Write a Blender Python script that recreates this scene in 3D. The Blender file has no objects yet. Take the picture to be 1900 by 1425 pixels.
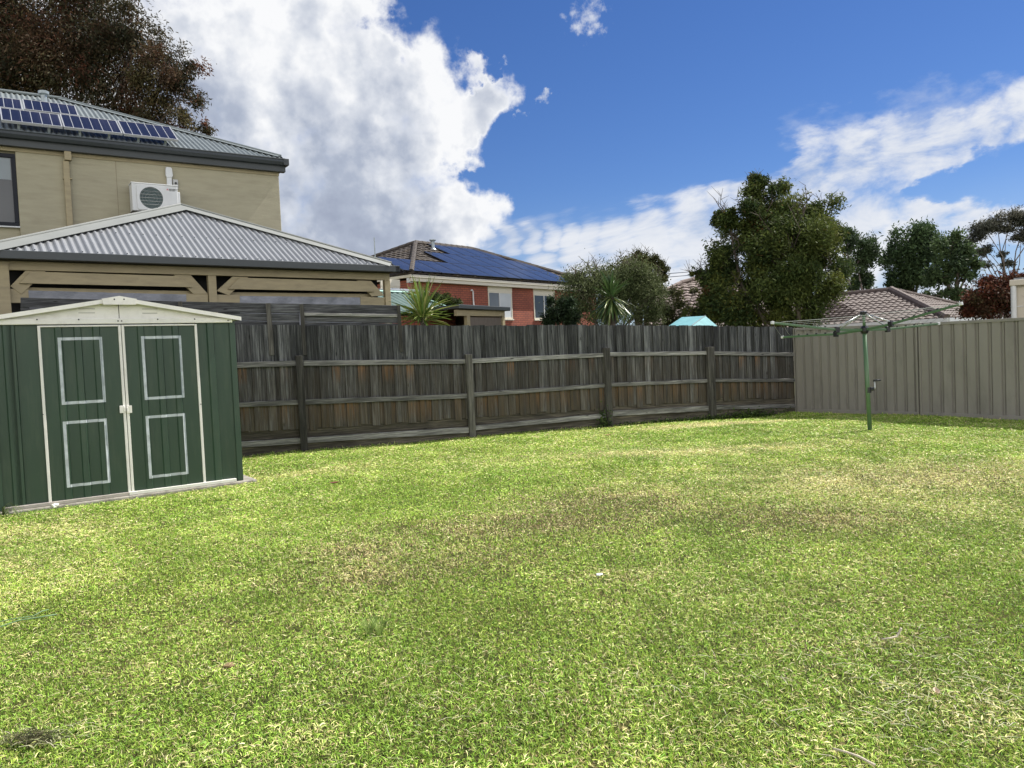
import bpy, bmesh, math, random
import numpy as np
from mathutils import Vector, Matrix

random.seed(7)
RNG = np.random.default_rng(11)
SC = bpy.context.scene
COL = SC.collection
PI = math.pi

# ------------------------------------------------------------------ camera
F0 = 1427.0; EYE = 1.4
PIT = math.radians(2.17); ROL = math.radians(2.5)
cp, sp = math.cos(PIT), math.sin(PIT); ca, sa = math.cos(ROL), math.sin(ROL)
FW = Vector((0, cp, -sp)); U0 = Vector((0, sp, cp)); R0 = Vector((1, 0, 0))
CR = R0 * ca - U0 * sa
CU = R0 * sa + U0 * ca
CO = Vector((0, 0, EYE))
cam = bpy.data.cameras.new('camera'); camo = bpy.data.objects.new('camera', cam); COL.objects.link(camo)
M = Matrix((CR, CU, -FW)).transposed().to_4x4(); M.translation = CO
camo.matrix_world = M
cam.sensor_width = 36; cam.lens = 36 * F0 / 1900; cam.clip_end = 3000; cam.clip_start = 0.05
SC.camera = camo

def ray(px, py): return FW + CR * ((px - 950) / F0) - CU * ((py - 712.5) / F0)
def at(px, py, Y):
    d = ray(px, py); return CO + d * (Y / d.y)
def pz(px, py, z):
    d = ray(px, py); return CO + d * ((z - EYE) / d.z)
def hit(px, py, P, n):
    d = ray(px, py); return CO + d * ((P - CO).dot(n) / d.dot(n))

def smooth(t):
    t = np.clip(t, 0, 1); return t * t * (3 - 2 * t)
def gz(x, y):   # the lawn falls a little towards the far corner and undulates
    x = np.asarray(x, float); y = np.asarray(y, float)
    near = smooth((26 - np.abs(y - 8)) / 8) * smooth((20 - np.abs(x)) / 6)
    return (-0.08 * smooth((y - 12.5) / 3.5) * smooth((x - 1) / 4)
            + near * 0.010 * (np.sin(x * 1.7 + 0.6 * y) + np.sin(y * 2.1 - 0.5 * x + 1)) * smooth((np.hypot(x, y)) / 5))

# ------------------------------------------------------------------ object helpers
ORG = {}
def thing(name, label, cat, loc, group=None):
    o = bpy.data.objects.new(name, None); COL.objects.link(o)
    o.location = loc; o.empty_display_size = 0.1
    o['label'] = label; o['category'] = cat
    if group: o['group'] = group
    ORG[o.name] = Vector(loc)
    return o
def tag(o, label, cat, group=None, kind=None):
    o['label'] = label; o['category'] = cat
    if group: o['group'] = group
    if kind: o['kind'] = kind
    return o

class MB:
    def __init__(s): s.v = []; s.f = []; s.c = []
    def n(s): return len(s.v)
    def add(s, vs, fs, col=None):
        b = len(s.v)
        s.v += [tuple(p) for p in vs]
        s.f += [tuple(b + i for i in f) for f in fs]
        if col is not None:
            while len(s.c) < b: s.c.append((1, 1, 1, 1))
            s.c += [tuple(col) + (1,) if len(col) == 3 else tuple(col)] * len(vs)
    def quad(s, a, b, c, d, col=None): s.add([a, b, c, d], [(0, 1, 2, 3)], col)
    def poly(s, pts, col=None): s.add(pts, [tuple(range(len(pts)))], col)
    def prism(s, pts, vec, col=None):
        k = len(pts); vec = Vector(vec)
        vs = [Vector(p) for p in pts] + [Vector(p) + vec for p in pts]
        fs = [tuple(range(k)), tuple(range(2 * k - 1, k - 1, -1))]
        fs += [(i, (i + 1) % k, k + (i + 1) % k, k + i) for i in range(k)]
        s.add(vs, fs, col)
    def box(s, o, a, b, c, col=None):
        o, a, b, c = Vector(o), Vector(a), Vector(b), Vector(c)
        s.prism([o, o + a, o + a + b, o + b], c, col)
    def bar(s, p0, p1, w, h, up=(0, 0, 1), col=None):
        p0, p1, up = Vector(p0), Vector(p1), Vector(up)
        d = (p1 - p0).normalized(); x = d.cross(up)
        if x.length < 1e-4: x = d.cross(Vector((1, 0, 0)))
        x.normalize(); y = x.cross(d)
        o = p0 - x * w / 2 - y * h / 2
        s.box(o, x * w, y * h, p1 - p0, col)
    def tube(s, pts, rad, seg=8, cap=True, col=None):
        pts = [Vector(p) for p in pts]
        if not isinstance(rad, (list, tuple)): rad = [rad] * len(pts)
        vs = []; fs = []
        prev = None
        for i, p in enumerate(pts):
            d = (pts[min(i + 1, len(pts) - 1)] - pts[max(i - 1, 0)])
            d = d.normalized() if d.length > 1e-9 else Vector((0, 0, 1))
            if prev is None:
                x = d.cross(Vector((0.3, 0.2, 0.93)))
                if x.length < 0.05: x = d.cross(Vector((1, 0, 0)))
            else:
                x = prev - d * prev.dot(d)
            x.normalize(); prev = x; y = d.cross(x)
            for k in range(seg):
                t = 2 * PI * k / seg
                vs.append(p + (x * math.cos(t) + y * math.sin(t)) * rad[i])
        for i in range(len(pts) - 1):
            for k in range(seg):
                a = i * seg + k; b = i * seg + (k + 1) % seg
                fs.append((a, b, b + seg, a + seg))
        if cap:
            fs.append(tuple(range(seg - 1, -1, -1))); fs.append(tuple(range((len(pts) - 1) * seg, len(pts) * seg)))
        s.add(vs, fs, col)
    def build(s, name, mat, parent=None, origin=None, smooth=False, uvdir=None, fix=True, bevel=0, uvz=None):
        if origin is None: origin = ORG[parent.name] if parent is not None else Vector((0, 0, 0))
        origin = Vector(origin)
        me = bpy.data.meshes.new(name)
        me.from_pydata([(p[0] - origin.x, p[1] - origin.y, p[2] - origin.z) for p in s.v], [], s.f)
        if s.c:
            while len(s.c) < len(s.v): s.c.append((1, 1, 1, 1))
            ca_ = me.color_attributes.new('Col', 'FLOAT_COLOR', 'POINT')
            ca_.data.foreach_set('color', np.array(s.c, dtype=np.float32).ravel())
        if fix:
            bm = bmesh.new(); bm.from_mesh(me); bmesh.ops.recalc_face_normals(bm, faces=bm.faces[:]); bm.to_mesh(me); bm.free()
        if uvdir is not None:
            ud = Vector(uvdir); vd = Vector(uvz) if uvz is not None else Vector((0, 0, 1))
            uv = me.uv_layers.new(name='UVMap')
            co = [Vector(v.co) + origin for v in me.vertices]
            for lp in me.loops:
                p = co[lp.vertex_index]; uv.data[lp.index].uv = (p.dot(ud), p.dot(vd))
        if smooth: me.polygons.foreach_set('use_smooth', [True] * len(me.polygons))
        o = bpy.data.objects.new(name, me); COL.objects.link(o)
        if mat is not None: me.materials.append(mat)
        if parent is not None:
            o.parent = parent
            if parent.type == 'MESH' and parent.parent is None: pass
        else: o.location = origin
        ORG[o.name] = origin
        if bevel:
            md = o.modifiers.new('bevel', 'BEVEL'); md.width = bevel; md.segments = 2; md.limit_method = 'ANGLE'
        return o

class Fr:      # upright plane: o origin, u along, n towards the yard; coordinates (a, z, d)
    def __init__(s, o, u):
        s.o = Vector((o[0], o[1], 0)); s.u = Vector((u[0], u[1], 0)).normalized(); s.n = Vector((s.u.y, -s.u.x, 0))
    def pt(s, a, z, d=0): return s.o + s.u * a + s.n * d + Vector((0, 0, z))
    def px(s, x, y, d=0):
        P = hit(x, y, s.o + s.n * d, s.n); return ((P - s.o).dot(s.u), P.z)
    def P(s, x, y, d=0): return hit(x, y, s.o + s.n * d, s.n)
    def pp(s, pts, d=0): return [s.P(x, y, d) for x, y in pts]
    def box(s, mb, a0, a1, z0, z1, d0, d1, col=None):
        mb.box(s.pt(a0, z0, d0), s.u * (a1 - a0), Vector((0, 0, z1 - z0)), s.n * (d1 - d0), col)

class Pl:      # sloping plane: coordinates (a along eave, b up the slope, w off the surface)
    def __init__(s, o, u, pitch):
        s.o = Vector(o); s.u = Vector(u).normalized(); back = Vector((-s.u.y, s.u.x, 0))
        s.back = back
        s.v = back * math.cos(pitch) + Vector((0, 0, math.sin(pitch))); s.w = s.u.cross(s.v); s.pitch = pitch
    def pt(s, a, b, w=0): return s.o + s.u * a + s.v * b + s.w * w
    def px(s, x, y, w=0):
        P = hit(x, y, s.o + s.w * w, s.w) - s.o; return (P.dot(s.u), P.dot(s.v))

# ------------------------------------------------------------------ materials
def newmat(name):
    m = bpy.data.materials.new(name); m.use_nodes = True
    nt = m.node_tree; nt.nodes.clear()
    out = nt.nodes.new('ShaderNodeOutputMaterial'); b = nt.nodes.new('ShaderNodeBsdfPrincipled')
    nt.links.new(b.outputs[0], out.inputs[0])
    return m, nt, b, out
def N(nt, t, **kw):
    n = nt.nodes.new('ShaderNode' + t)
    for k, v in kw.items():
        if hasattr(n, k): setattr(n, k, v)
        else: n.inputs[k].default_value = v
    return n
def noise(nt, scale, vec=None, stretch=None, detail=4, rough=0.55, coord='Object'):
    if vec is None:
        tc = N(nt, 'TexCoord'); vec = tc.outputs[coord]
    if stretch:
        mp = N(nt, 'Mapping'); mp.inputs['Scale'].default_value = stretch
        nt.links.new(vec, mp.inputs['Vector']); vec = mp.outputs[0]
    n = N(nt, 'TexNoise'); n.inputs['Scale'].default_value = scale
    n.inputs['Detail'].default_value = detail; n.inputs['Roughness'].default_value = rough
    nt.links.new(vec, n.inputs['Vector'])
    return n.outputs['Fac']
def ramp(nt, fac, stops):
    r = N(nt, 'ValToRGB'); els = r.color_ramp.elements
    while len(els) > 1: els.remove(els[-1])
    els[0].position = stops[0][0]; els[0].color = tuple(stops[0][1]) + (1,)
    for p, c in stops[1:]:
        e = els.new(p); e.color = tuple(c) + (1,)
    nt.links.new(fac, r.inputs[0]); return r.outputs[0]
def mix(nt, a, b, fac, mode='MIX'):
    m = N(nt, 'Mix', data_type='RGBA', blend_type=mode)
    def put(sock, v):
        if hasattr(v, 'is_output'): nt.links.new(v, sock)
        elif isinstance(v, (int, float)): sock.default_value = v
        else: sock.default_value = tuple(v) + ((1,) if len(v) == 3 else ())
    put(m.inputs['Factor'], fac); put(m.inputs['A'], a); put(m.inputs['B'], b)
    return m.outputs['Result']
def bump(nt, b, h, strength=0.3, dist=0.01):
    n = N(nt, 'Bump'); n.inputs['Strength'].default_value = strength; n.inputs['Distance'].default_value = dist
    nt.links.new(h, n.inputs['Height']); nt.links.new(n.outputs[0], b.inputs['Normal'])
def mul(c, k): return tuple(min(1, x * k) for x in c)

def plain(name, col, rough=0.6, var=0.12, scale=6, stretch=None, metal=0, bmp=0, dirt=None, spec=0.5):
    m, nt, b, o = newmat(name)
    f = noise(nt, scale, stretch=stretch)
    c = ramp(nt, f, [(0.3, mul(col, 1 - var)), (0.7, mul(col, 1 + var))])
    if dirt:
        f2 = noise(nt, dirt[1], stretch=dirt[2] if len(dirt) > 2 else None, detail=6, rough=0.65)
        fr = ramp(nt, f2, [(0.5, (0, 0, 0)), (0.72, (1, 1, 1))])
        mx = N(nt, 'Math', operation='MULTIPLY'); mx.inputs[1].default_value = dirt[3] if len(dirt) > 3 else 0.6
        nt.links.new(fr, mx.inputs[0])
        c = mix(nt, c, dirt[0], mx.outputs[0])
    nt.links.new(c, b.inputs['Base Color'])
    b.inputs['Roughness'].default_value = rough; b.inputs['Metallic'].default_value = metal
    b.inputs['Specular IOR Level'].default_value = spec
    if bmp: bump(nt, b, noise(nt, scale * 6, stretch=stretch, detail=3), bmp, 0.01)
    return m

def wood(name, dark, light, axis, attr=True, stain=False, warm=None):
    """weathered timber, grain along axis 0/1/2 in object space or along 'uv' x"""
    m, nt, b, o = newmat(name)
    if axis == 'uv':
        tc = N(nt, 'TexCoord'); vec = tc.outputs['UV']; st = (1.2, 26, 26)
    else:
        tc = N(nt, 'TexCoord'); vec = tc.outputs['Object']; st = [26, 26, 26]; st[axis] = 1.1
    at_ = N(nt, 'Attribute', attribute_name='Col')
    if attr:      # each board has its own grain: shift the texture by the board's colour value
        off = N(nt, 'VectorMath', operation='MULTIPLY_ADD'); off.inputs[1].default_value = (37, 19, 53)
        sep = N(nt, 'SeparateColor'); nt.links.new(at_.outputs['Color'], sep.inputs[0])
        cmb = N(nt, 'CombineXYZ')
        for k in range(3): nt.links.new(sep.outputs[0], cmb.inputs[k])
        nt.links.new(cmb.outputs[0], off.inputs[0]); nt.links.new(vec, off.inputs[2]); vec = off.outputs[0]
    g1 = noise(nt, 2.2, vec, st, detail=8, rough=0.65)
    g2 = noise(nt, 0.9, vec, [x * (0.35 if x > 2 else 0.8) for x in st], detail=4)
    c1 = ramp(nt, g1, [(0.28, mul(dark, 0.6)), (0.45, dark), (0.60, light), (0.76, mul(light, 1.6))])
    c2 = ramp(nt, g2, [(0.3, (0.55, 0.55, 0.55)), (0.7, (1.3, 1.3, 1.3))])
    c = mix(nt, c1, c2, 1.0, 'MULTIPLY')
    if attr:
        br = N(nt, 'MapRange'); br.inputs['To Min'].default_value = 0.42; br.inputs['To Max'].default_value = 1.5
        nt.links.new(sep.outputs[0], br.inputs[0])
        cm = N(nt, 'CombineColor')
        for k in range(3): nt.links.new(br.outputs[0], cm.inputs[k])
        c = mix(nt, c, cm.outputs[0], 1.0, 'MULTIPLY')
    # knots
    vo = N(nt, 'TexVoronoi'); vo.inputs['Scale'].default_value = 1.0
    mp = N(nt, 'Mapping'); ks = [9, 9, 9]
    if axis != 'uv': ks[axis] = 2.6
    else: ks = [2.6, 9, 9]
    mp.inputs['Scale'].default_value = ks; nt.links.new(vec, mp.inputs[0]); nt.links.new(mp.outputs[0], vo.inputs['Vector'])
    kf = ramp(nt, vo.outputs['Distance'], [(0.06, (1, 1, 1)), (0.12, (0, 0, 0))])
    c = mix(nt, c, mul(dark, 0.4), kf)
    if stain:
        sg = noise(nt, 1.6, vec, [24, 24, 1.6], detail=5, rough=0.6)
        ad = N(nt, 'Math', operation='MULTIPLY'); nt.links.new(sep.outputs[1], ad.inputs[0])
        rr = N(nt, 'MapRange'); rr.inputs['From Min'].default_value = 0.36; rr.inputs['From Max'].default_value = 0.66
        nt.links.new(sg, rr.inputs[0]); nt.links.new(rr.outputs[0], ad.inputs[1])
        c = mix(nt, c, (0.22, 0.105, 0.036), ad.outputs[0])
        # brown, less bleached wood low down; pale bleached streaks
        ad2 = N(nt, 'Math', operation='MULTIPLY'); nt.links.new(sep.outputs[2], ad2.inputs[0])
        g3 = noise(nt, 1.3, vec, [14, 14, 1.0], detail=4)
        nt.links.new(ramp(nt, g3, [(0.3, (0.2,) * 3), (0.7, (1,) * 3)]), ad2.inputs[1])
        c = mix(nt, c, (0.098, 0.074, 0.044), ad2.outputs[0])
    nt.links.new(c, b.inputs['Base Color'])
    b.inputs['Roughness'].default_value = 0.85; b.inputs['Specular IOR Level'].default_value = 0.2
    bump(nt, b, g1, 0.5, 0.006)
    return m

def attrmat(name, rough=0.6, trans=0.0, spec=0.3, gloss=0.0):
    m, nt, b, out = newmat(name)
    a = N(nt, 'Attribute', attribute_name='Col')
    nt.links.new(a.outputs['Color'], b.inputs['Base Color'])
    b.inputs['Roughness'].default_value = rough; b.inputs['Specular IOR Level'].default_value = spec
    if trans:
        t = N(nt, 'BsdfTranslucent'); nt.links.new(a.outputs['Color'], t.inputs[0])
        ms = N(nt, 'MixShader'); ms.inputs[0].default_value = trans
        nt.links.new(b.outputs[0], ms.inputs[1]); nt.links.new(t.outputs[0], ms.inputs[2]); nt.links.new(ms.outputs[0], out.inputs[0])
    return m

MAT = {}
GREEN = (0.024, 0.054, 0.032)
MAT['green'] = plain('green painted steel', GREEN, 0.40, 0.12, 3, (1, 1, 0.25), bmp=0.10, dirt=((0.06, 0.085, 0.055), 5, (3, 3, 0.4), 0.5))
MAT['cream'] = plain('cream painted steel', (0.76, 0.74, 0.69), 0.45, 0.04, 4, dirt=((0.5, 0.48, 0.42), 9, (1, 1, 1), 0.35))
MAT['shaded_track'] = plain('shaded track steel', (0.40, 0.36, 0.33), 0.5, 0.1, 5, dirt=((0.2, 0.17, 0.14), 14, (1, 1, 1), 0.5))
MAT['tape'] = plain('brushed white paint', (0.46, 0.50, 0.52), 0.6, 0.22, 12, (1, 1, 1))
MAT['screw'] = plain('dark screw', (0.03, 0.03, 0.03), 0.5)
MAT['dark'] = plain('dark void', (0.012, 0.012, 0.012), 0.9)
MAT['concrete'] = plain('concrete', (0.30, 0.28, 0.24), 0.9, 0.2, 12, bmp=0.4, dirt=((0.09, 0.085, 0.07), 7, (1, 1, 1), 0.8))
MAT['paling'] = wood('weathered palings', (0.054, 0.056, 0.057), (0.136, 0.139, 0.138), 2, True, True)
MAT['rail'] = wood('weathered rails', (0.135, 0.133, 0.126), (0.27, 0.265, 0.25), 'uv', True)
MAT['post'] = wood('weathered posts', (0.066, 0.063, 0.056), (0.125, 0.119, 0.105), 2, True)
MAT['plinth'] = wood('weathered plinths', (0.062, 0.056, 0.045), (0.125, 0.11, 0.086), 'uv', True)
MAT['screenwood'] = wood('weathered screen boards', (0.052, 0.053, 0.056), (0.115, 0.117, 0.122), 'uv', True)
MAT['taupe'] = plain('taupe coated steel', (0.242, 0.227, 0.198), 0.48, 0.09, 2, (1, 1, 0.3), bmp=0.08, dirt=((0.12, 0.112, 0.096), 3, (1, 1, 0.35), 0.5))
MAT['tan'] = plain('tan painted timber', (0.33, 0.275, 0.165), 0.6, 0.10, 5, (0.6, 0.6, 4), bmp=0.12, dirt=((0.17, 0.14, 0.09), 3.5, (1, 1, 3), 0.4))
MAT['render'] = plain('tan rendered wall', (0.352, 0.322, 0.228), 0.85, 0.06, 3.5, (0.6, 0.6, 4), bmp=0.5, dirt=((0.24, 0.215, 0.15), 2.0, (0.8, 0.8, 4), 0.45))
MAT['charcoal'] = plain('charcoal gutter steel', (0.032, 0.039, 0.043), 0.45, 0.08, 3)
MAT['iron'] = plain('grey corrugated steel', (0.203, 0.213, 0.224), 0.42, 0.06, 2.0, dirt=((0.14, 0.147, 0.156), 2.2, (1, 1, 1), 0.4))
MAT['iron_green'] = plain('grey green corrugated steel', (0.155, 0.178, 0.18), 0.45, 0.08, 2, dirt=((0.12, 0.14, 0.14), 3, (1, 1, 1), 0.5))
MAT['cap'] = plain('pale ridge flashing', (0.19, 0.20, 0.188), 0.55, 0.06, 3, dirt=((0.17, 0.18, 0.165), 3, (1, 1, 1), 0.5))
MAT['tarp'] = plain('grey tarpaulin', (0.21, 0.22, 0.25), 0.45, 0.15, 4, (1, 1, 2.2), bmp=0.9, dirt=((0.36, 0.37, 0.40), 4, (1, 1, 2.5), 0.6))
MAT['white'] = plain('white plastic', (0.60, 0.61, 0.61), 0.45, 0.04, 5, dirt=((0.42, 0.42, 0.39), 10, (1, 1, 1), 0.25))
MAT['fan'] = plain('dark teal fan blades', (0.045, 0.075, 0.075), 0.5, 0.2, 8)  # one even dark teal for disc and blades
MAT['red'] = plain('red emblem', (0.55, 0.02, 0.03), 0.5)
MAT['black'] = plain('black plastic', (0.012, 0.013, 0.016), 0.35, 0.1)
MAT['clothes_green'] = plain('green clothesline enamel', (0.075, 0.145, 0.07), 0.42, 0.12, 6, dirt=((0.11, 0.15, 0.09), 9, (1, 1, 1), 0.4))
MAT['galv'] = plain('galvanised steel', (0.42, 0.44, 0.44), 0.35, 0.1, 8, metal=0.6)
MAT['flue'] = plain('zinc flue', (0.30, 0.34, 0.36), 0.4, 0.1, 5, metal=0.3)
MAT['wire'] = plain('line cord', (0.26, 0.28, 0.26), 0.5)
MAT['alu'] = plain('aluminium frame', (0.36, 0.37, 0.38), 0.35, 0.04, 5, metal=0.2)
MAT['blackframe'] = plain('black window frame', (0.006, 0.008, 0.014), 0.5, spec=0.25)
MAT['creamtrim'] = plain('cream fascia', (0.62, 0.58, 0.48), 0.5, 0.05, 4, dirt=((0.4, 0.37, 0.3), 4, (1, 1, 1), 0.3))
MAT['blind'] = plain('pale blind', (0.50, 0.53, 0.55), 0.7, 0.06, 2)
MAT['teal'] = plain('teal woven tarp', (0.10, 0.28, 0.31), 0.6, 0.14, 5, bmp=0.4, dirt=((0.17, 0.36, 0.38), 7, (1, 1, 1), 0.5))
MAT['beige'] = plain('beige cladding', (0.47, 0.42, 0.34), 0.6, 0.04, 2)
MAT['bark'] = plain('grey brown bark', (0.085, 0.068, 0.052), 0.9, 0.35, 6, (2, 2, 0.5), bmp=0.6)
MAT['bark_pale'] = plain('pale gum bark', (0.17, 0.14, 0.125), 0.85, 0.3, 4, (2, 2, 0.6), bmp=0.4)
MAT['leaf'] = attrmat('leaves', 0.65, 0.25, 0.12)
MAT['leaf_gloss'] = attrmat('glossy leaves', 0.32, 0.15, 0.5)
MAT['blade'] = attrmat('grass blades', 0.55, 0.20, 0.25)
MAT['terracotta'] = plain('dark brown timber', (0.12, 0.08, 0.05), 0.7)  # even dark brown for the flat-roofed shed's wall

def glassmat(name, col, rough=0.06):
    m, nt, b, o = newmat(name)
    f = noise(nt, 0.8, detail=2)
    nt.links.new(ramp(nt, f, [(0.3, mul(col, 0.85)), (0.7, mul(col, 1.15))]), b.inputs['Base Color'])
    b.inputs['Roughness'].default_value = rough; b.inputs['Specular IOR Level'].default_value = 0.6
    return m
MAT['glass_dark'] = glassmat('dark window glass', (0.03, 0.035, 0.042))
MAT['glass_grey'] = glassmat('grey window glass', (0.14, 0.15, 0.16), 0.12)

def solarmat(name, cellu, cellv, base, line):
    m, nt, b, o = newmat(name)
    tc = N(nt, 'TexCoord')
    br = N(nt, 'TexBrick'); br.offset = 0.0
    br.inputs['Scale'].default_value = 1.0; br.inputs['Brick Width'].default_value = cellu; br.inputs['Row Height'].default_value = cellv
    br.inputs['Mortar Size'].default_value = 0.006; br.inputs['Mortar Smooth'].default_value = 0.3
    br.inputs['Color1'].default_value = tuple(base) + (1,); br.inputs['Color2'].default_value = mul(base, 0.8) + (1,); br.inputs['Mortar'].default_value = tuple(line) + (1,)
    nt.links.new(tc.outputs['UV'], br.inputs['Vector'])
    f = noise(nt, 1.1, detail=2)
    c = mix(nt, br.outputs['Color'], ramp(nt, f, [(0.35, (0.6, 0.6, 0.7)), (0.7, (1.3, 1.2, 1.2))]), 1.0, 'MULTIPLY')
    nt.links.new(c, b.inputs['Base Color']); b.inputs['Roughness'].default_value = 0.16
    b.inputs['Specular IOR Level'].default_value = 0.38
    return m
MAT['cell_old'] = solarmat('polycrystalline cells', 0.165, 0.055, (0.015, 0.015, 0.024), (0.028, 0.028, 0.04))
MAT['cell_new'] = solarmat('monocrystalline cells', 0.18, 0.18, (0.030, 0.036, 0.055), (0.036, 0.043, 0.065))

def brickmat():
    m, nt, b, o = newmat('red brick')
    tc = N(nt, 'TexCoord'); br = N(nt, 'TexBrick')
    br.inputs['Scale'].default_value = 1.0; br.inputs['Brick Width'].default_value = 0.24; br.inputs['Row Height'].default_value = 0.086
    br.inputs['Mortar Size'].default_value = 0.011; br.inputs['Mortar Smooth'].default_value = 0.2
    br.inputs['Color1'].default_value = (0.30, 0.088, 0.050, 1); br.inputs['Color2'].default_value = (0.24, 0.070, 0.044, 1)
    br.inputs['Mortar'].default_value = (0.11, 0.042, 0.032, 1)
    nt.links.new(tc.outputs['UV'], br.inputs['Vector'])
    f = noise(nt, 0.9, detail=5)
    c = mix(nt, br.outputs['Color'], ramp(nt, f, [(0.3, (0.8,) * 3), (0.7, (1.2,) * 3)]), 1.0, 'MULTIPLY')
    nt.links.new(c, b.inputs['Base Color']); b.inputs['Roughness'].default_value = 0.85
    bump(nt, b, br.outputs['Fac'], -0.3, 0.01)
    return m
MAT['brick'] = brickmat()
MAT['tile_dark'] = plain('dark brown roof tile', (0.046, 0.037, 0.031), 0.8, 0.4, 7, bmp=0.2, dirt=((0.085, 0.058, 0.026), 2.0, (1, 1, 1), 0.6))
MAT['tile_red'] = plain('faded red brown roof tile', (0.098, 0.074, 0.065), 0.8, 0.25, 6, bmp=0.2, dirt=((0.058, 0.046, 0.04), 1.6, (1, 1, 1), 0.5))
MAT['tile_mid'] = plain('mossy brown roof tile', (0.145, 0.108, 0.094), 0.8, 0.3, 5, bmp=0.2, dirt=((0.055, 0.05, 0.025), 2.2, (1, 1, 1), 0.7))

def stripemat():
    m, nt, b, o = newmat('green and white striped roofing')
    tc = N(nt, 'TexCoord'); sp_ = N(nt, 'SeparateXYZ'); nt.links.new(tc.outputs['UV'], sp_.inputs[0])
    md = N(nt, 'Math', operation='FRACT'); ml = N(nt, 'Math', operation='MULTIPLY'); ml.inputs[1].default_value = 1 / 0.19
    nt.links.new(sp_.outputs[0], ml.inputs[0]); nt.links.new(ml.outputs[0], md.inputs[0])
    c = ramp(nt, md.outputs[0], [(0.0, (0.012, 0.060, 0.044)), (0.54, (0.012, 0.060, 0.044)), (0.62, (0.13, 0.185, 0.165)), (0.95, (0.13, 0.185, 0.165)), (1.0, (0.02, 0.07, 0.05))])
    c = mix(nt, c, ramp(nt, noise(nt, 4), [(0.3, (0.75,) * 3), (0.7, (1.1,) * 3)]), 1.0, 'MULTIPLY')
    nt.links.new(c, b.inputs['Base Color']); b.inputs['Roughness'].default_value = 0.5
    return m
MAT['stripe'] = stripemat()

def groundmat():
    m, nt, b, o = newmat('lawn soil and thatch')
    f1 = noise(nt, 0.6, detail=6); f2 = noise(nt, 45, detail=6, rough=0.7); f3 = noise(nt, 3.0, detail=4)
    c = ramp(nt, f2, [(0.34, (0.020, 0.024, 0.009)), (0.52, (0.062, 0.074, 0.024)), (0.72, (0.20, 0.17, 0.085))])
    c = mix(nt, c, ramp(nt, f3, [(0.35, (0.75, 0.8, 0.7)), (0.7, (1.15, 1.1, 1.0))]), 1.0, 'MULTIPLY')
    c = mix(nt, c, ramp(nt, f1, [(0.35, (0.9, 1.0, 0.8)), (0.65, (1.15, 1.0, 0.95))]), 1.0, 'MULTIPLY')
    nt.links.new(c, b.inputs['Base Color']); b.inputs['Roughness'].default_value = 0.95; b.inputs['Specular IOR Level'].default_value = 0.1
    bump(nt, b, f2, 0.8, 0.02)
    return m
MAT['ground'] = groundmat()

# ------------------------------------------------------------------ sky, sun
SUN_AZ = math.radians(32.0)      # from +X towards +Y
SUN_EL = math.radians(52.5)
sdir = Vector((math.cos(SUN_AZ) * math.cos(SUN_EL), math.sin(SUN_AZ) * math.cos(SUN_EL), math.sin(SUN_EL)))
sl = bpy.data.lights.new('sun', 'SUN'); sl.energy = 5.0; sl.angle = math.radians(0.5); sl.color = (1.0, 0.95, 0.87)
so = bpy.data.objects.new('sun', sl); COL.objects.link(so); so.rotation_euler = sdir.to_track_quat('Z', 'Y').to_euler(); so.location = (0, 0, 30)

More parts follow.
